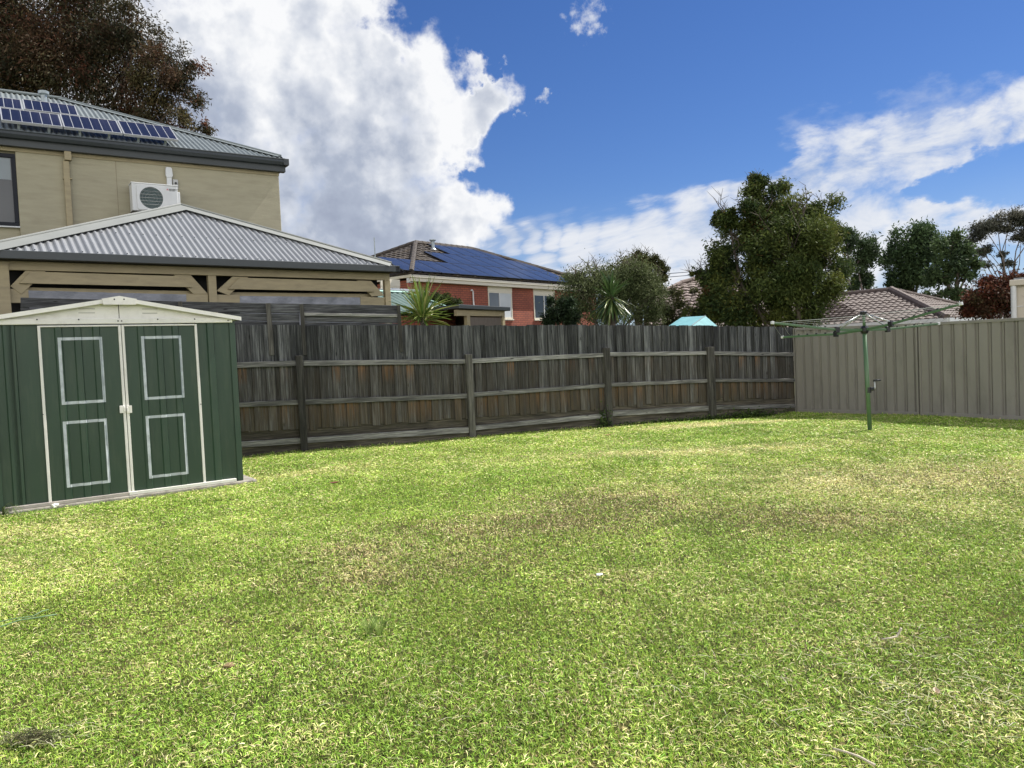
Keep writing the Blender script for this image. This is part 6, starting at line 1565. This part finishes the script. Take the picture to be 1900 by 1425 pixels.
# mown clippings lying on the lawn, mostly at the near right and the left
def build_clippings():
    rng = np.random.default_rng(5); spots = [(1800, 1290, 0.55, 0.45, 220), (1560, 1340, 0.5, 0.25, 70), (1700, 1190, 0.4, 0.15, 60), (1450, 1250, 0.6, 0.3, 60), (80, 1380, 0.22, 0.10, 80), (150, 1200, 0.6, 0.3, 30), (60, 960, 0.5, 0.25, 80), (1700, 870, 1.4, 0.6, 90), (700, 1300, 1.2, 0.5, 90), (1000, 1330, 1.0, 0.3, 60)]
    P = []; 
    for px, py, rx, ry, k in spots:
        c = pz(px, py, 0); P.append(np.stack([c.x + rng.normal(size=k) * rx * 0.6, c.y + rng.normal(size=k) * ry * 0.6], 1))
    P = np.concatenate(P); n = len(P); az = rng.normal(-0.6, 0.8, n); L = rng.uniform(0.025, 0.10, n)
    far = np.maximum(1, P[:, 1] / 5); w = rng.uniform(0.0009, 0.0017, n) * far
    z = gz(P[:, 0], P[:, 1]) + rng.uniform(0.022, 0.036, n)
    d = np.stack([np.cos(az), np.sin(az), rng.normal(0, 0.12, n)], 1); s = np.stack([-np.sin(az), np.cos(az), np.zeros(n)], 1)
    b = np.concatenate([P, z[:, None]], 1); L = L[:, None]; w = w[:, None]
    m = b + d * L * 0.5 + s * L * rng.normal(0, 0.05, (n, 1)) + np.array([0, 0, 0.006]); e = b + d * L
    V = np.stack([b - s * w, b + s * w, m + s * w, m - s * w, e], 1)
    C = np.array([(0.46, 0.46, 0.26), (0.38, 0.42, 0.20), (0.50, 0.48, 0.34)])[rng.choice(3, size=n)] * rng.uniform(0.8, 1.15, (n, 1))
    tag(mesh_np('grass_clippings', V, [(0, 1, 2, 3), (3, 2, 4)], C, MAT['blade'], None, (0, 0, 0)), 'loose pale cut grass clippings scattered over the lawn', 'grass clippings', kind='stuff')
build_clippings()

# ------------------------------------------------------------------ small things lying on the grass
def crumple(name, label, cat, px, py, r, mat, seed, flatten=0.6, z=0.02):
    c = pz(px, py, z); bm = bmesh.new(); bmesh.ops.create_icosphere(bm, subdivisions=2, radius=r); r_ = random.Random(seed)
    for v in bm.verts: v.co *= r_.uniform(0.62, 1.2); v.co.z *= flatten
    me = bpy.data.meshes.new(name); bm.to_mesh(me); bm.free(); me.materials.append(mat); o = bpy.data.objects.new(name, me); o.location = c; COL.objects.link(o); tag(o, label, cat)
paper = plain('crumpled paper', (0.78, 0.77, 0.68), 0.8, 0.08)
crumple('crumpled_paper', 'crumpled off-white paper scrap lying against the foot of the shed', 'litter', 102.5, 938, 0.035, paper, 3, 0.85, 0.045)
crumple('paper_scrap', 'small white scrap lying in the middle of the lawn', 'litter', 1112, 1066, 0.022, plain('white scrap', (0.80, 0.82, 0.80), 0.6), 4, 0.4, 0.035)
crumple('clod', 'small brown soil clod on the lawn right of the striped straw line', 'clod', 425, 1234, 0.028, plain('dry clod', (0.20, 0.14, 0.07), 0.95, 0.3, 20), 6, 0.3, 0.012)
def stick(name, label, cat, pts, r, mat, z=0.035):
    q = [pz(x, y, z + dz) for x, y, dz in pts]; mb = MB(); mb.tube(q, [r * k for k in np.linspace(0.7, 1, len(q))], 7); o = mb.build(name, mat, None, origin=q[0], smooth=True); tag(o, label, cat); return o
drys = plain('dry stick', (0.46, 0.40, 0.31), 0.8, 0.2, 20); greens = plain('fresh green stem', (0.13, 0.22, 0.10), 0.6, 0.2, 20)
stick('twig', 'bent grey twig with a raised end on the lawn at right', 'twig', [(1636, 1186, 0), (1652, 1184, 0.004), (1664, 1181, 0.008), (1668, 1174, 0.02), (1672, 1166, 0.045)], 0.0055, drys)
stick('dry_stick', 'pale dry stick lying at the bottom edge of the lawn', 'stick', [(1546, 1389, 0), (1572, 1396, 0.004), (1594, 1404, 0.004), (1612, 1414, 0.002), (1624, 1420, -0.004)], 0.0048, drys)
a_ = stick('fallen_shoot', 'fallen green leafy stem reaching in from the left edge of the lawn', 'stem', [(-30, 1172, 0), (0, 1163, 0.004), (35, 1151, 0.01), (75, 1145, 0.012), (105, 1140, 0.01)], 0.0045, greens)
stick('fallen_shoot', 'thinner upper green stem lying above the longer one at the left edge', 'stem', [(-20, 1158, 0), (20, 1149, 0.006), (62, 1143, 0.012), (78, 1134, 0.018), (90, 1131, 0.016)], 0.0038, greens)
def leaf(label, px, py, L, W, ang, col, z=0.04, curl=0.015):
    c = pz(px, py, z); d = Vector((math.cos(ang), math.sin(ang), 0)); s = Vector((-d.y, d.x, 0)); mb = MB(); vs = []
    for f, w in ((-0.5, 0.02), (-0.25, 0.7), (0.05, 1), (0.3, 0.7), (0.5, 0.03)):
        p = c + d * L * f + Vector((0, 0, curl * (2 * f) ** 2)); vs += [p - s * W * w / 2 + Vector((0, 0, curl * w)), p, p + s * W * w / 2 + Vector((0, 0, curl * w))]
    fs = []
    for k in range(4):
        b = 3 * k; fs += [(b, b + 1, b + 4, b + 3), (b + 1, b + 2, b + 5, b + 4)]
    mb.add(vs, fs); o = mb.build('fallen_leaf', plain('fallen leaf ' + str(px), col, 0.7, 0.2, 30), None, origin=c, fix=False); tag(o, label, 'leaf')
leaf('reddish brown fallen leaf on the lawn in front of the timber fence', 620, 897, 0.13, 0.06, 0.5, (0.16, 0.05, 0.03))
leaf('pale tan curled fallen leaf on the near right lawn', 1738, 1288, 0.055, 0.025, 1.3, (0.52, 0.42, 0.30))
leaf('small brown fallen leaf on the lawn below the third fence post', 1128, 808, 0.12, 0.06, 0.2, (0.30, 0.16, 0.07))
# feathery tuft
P = pz(694, 1180, 0); tf = thing('grass_tuft', 'feathery pale green grass tuft standing up in the middle of the lawn', 'plant', P); mb = MB(); r_ = random.Random(18)
for cx in (-0.022, 0.03):
    for i in range(70):
        a = r_.uniform(0, 2 * PI); L_ = r_.uniform(0.05, 0.095); o_ = Vector((math.cos(a), math.sin(a), 0)); s = Vector((-o_.y, o_.x, 0)) * 0.0011; g = r_.uniform(.7, 1.3); b = P + Vector((cx, 0, 0)) + o_ * 0.012
        q = [b + o_ * L_ * 0.45 * f * f + Vector((0, 0, L_ * f)) for f in (0, .5, 1)]
        mb.add([v for p in q for v in (p - s, p + s)], [(0, 1, 3, 2), (2, 3, 5, 4)], (0.24 * g, 0.33 * g, 0.09 * g))
mb.build('leaf_blade', MAT['blade'], tf, fix=False)
# heap of dark old clippings
P = pz(60, 1383, 0.0); hp_ = thing('clipping_heap', 'small dark heap of old mown grass at the bottom left of the lawn', 'grass heap', P); rng = np.random.default_rng(4); n = 420
c = np.array(P) + np.stack([rng.normal(size=n) * 0.055, rng.normal(size=n) * 0.02, np.abs(rng.normal(size=n)) * 0.014 + 0.02], 1)
dd = unitv(np.stack([rng.normal(size=n), rng.normal(size=n) * 0.6, rng.normal(size=n) * 0.35], 1))
pc = np.array([(0.07, 0.075, 0.035), (0.11, 0.10, 0.05), (0.28, 0.27, 0.15)])[rng.choice(3, size=n, p=[.5, .3, .2])]
mesh_np('blades', leafquads(c, dd, rng.uniform(.03, .07, n), rng.uniform(.002, .004, n), rng), [(0, 1, 2, 3)], pc, MAT['blade'], hp_, P)
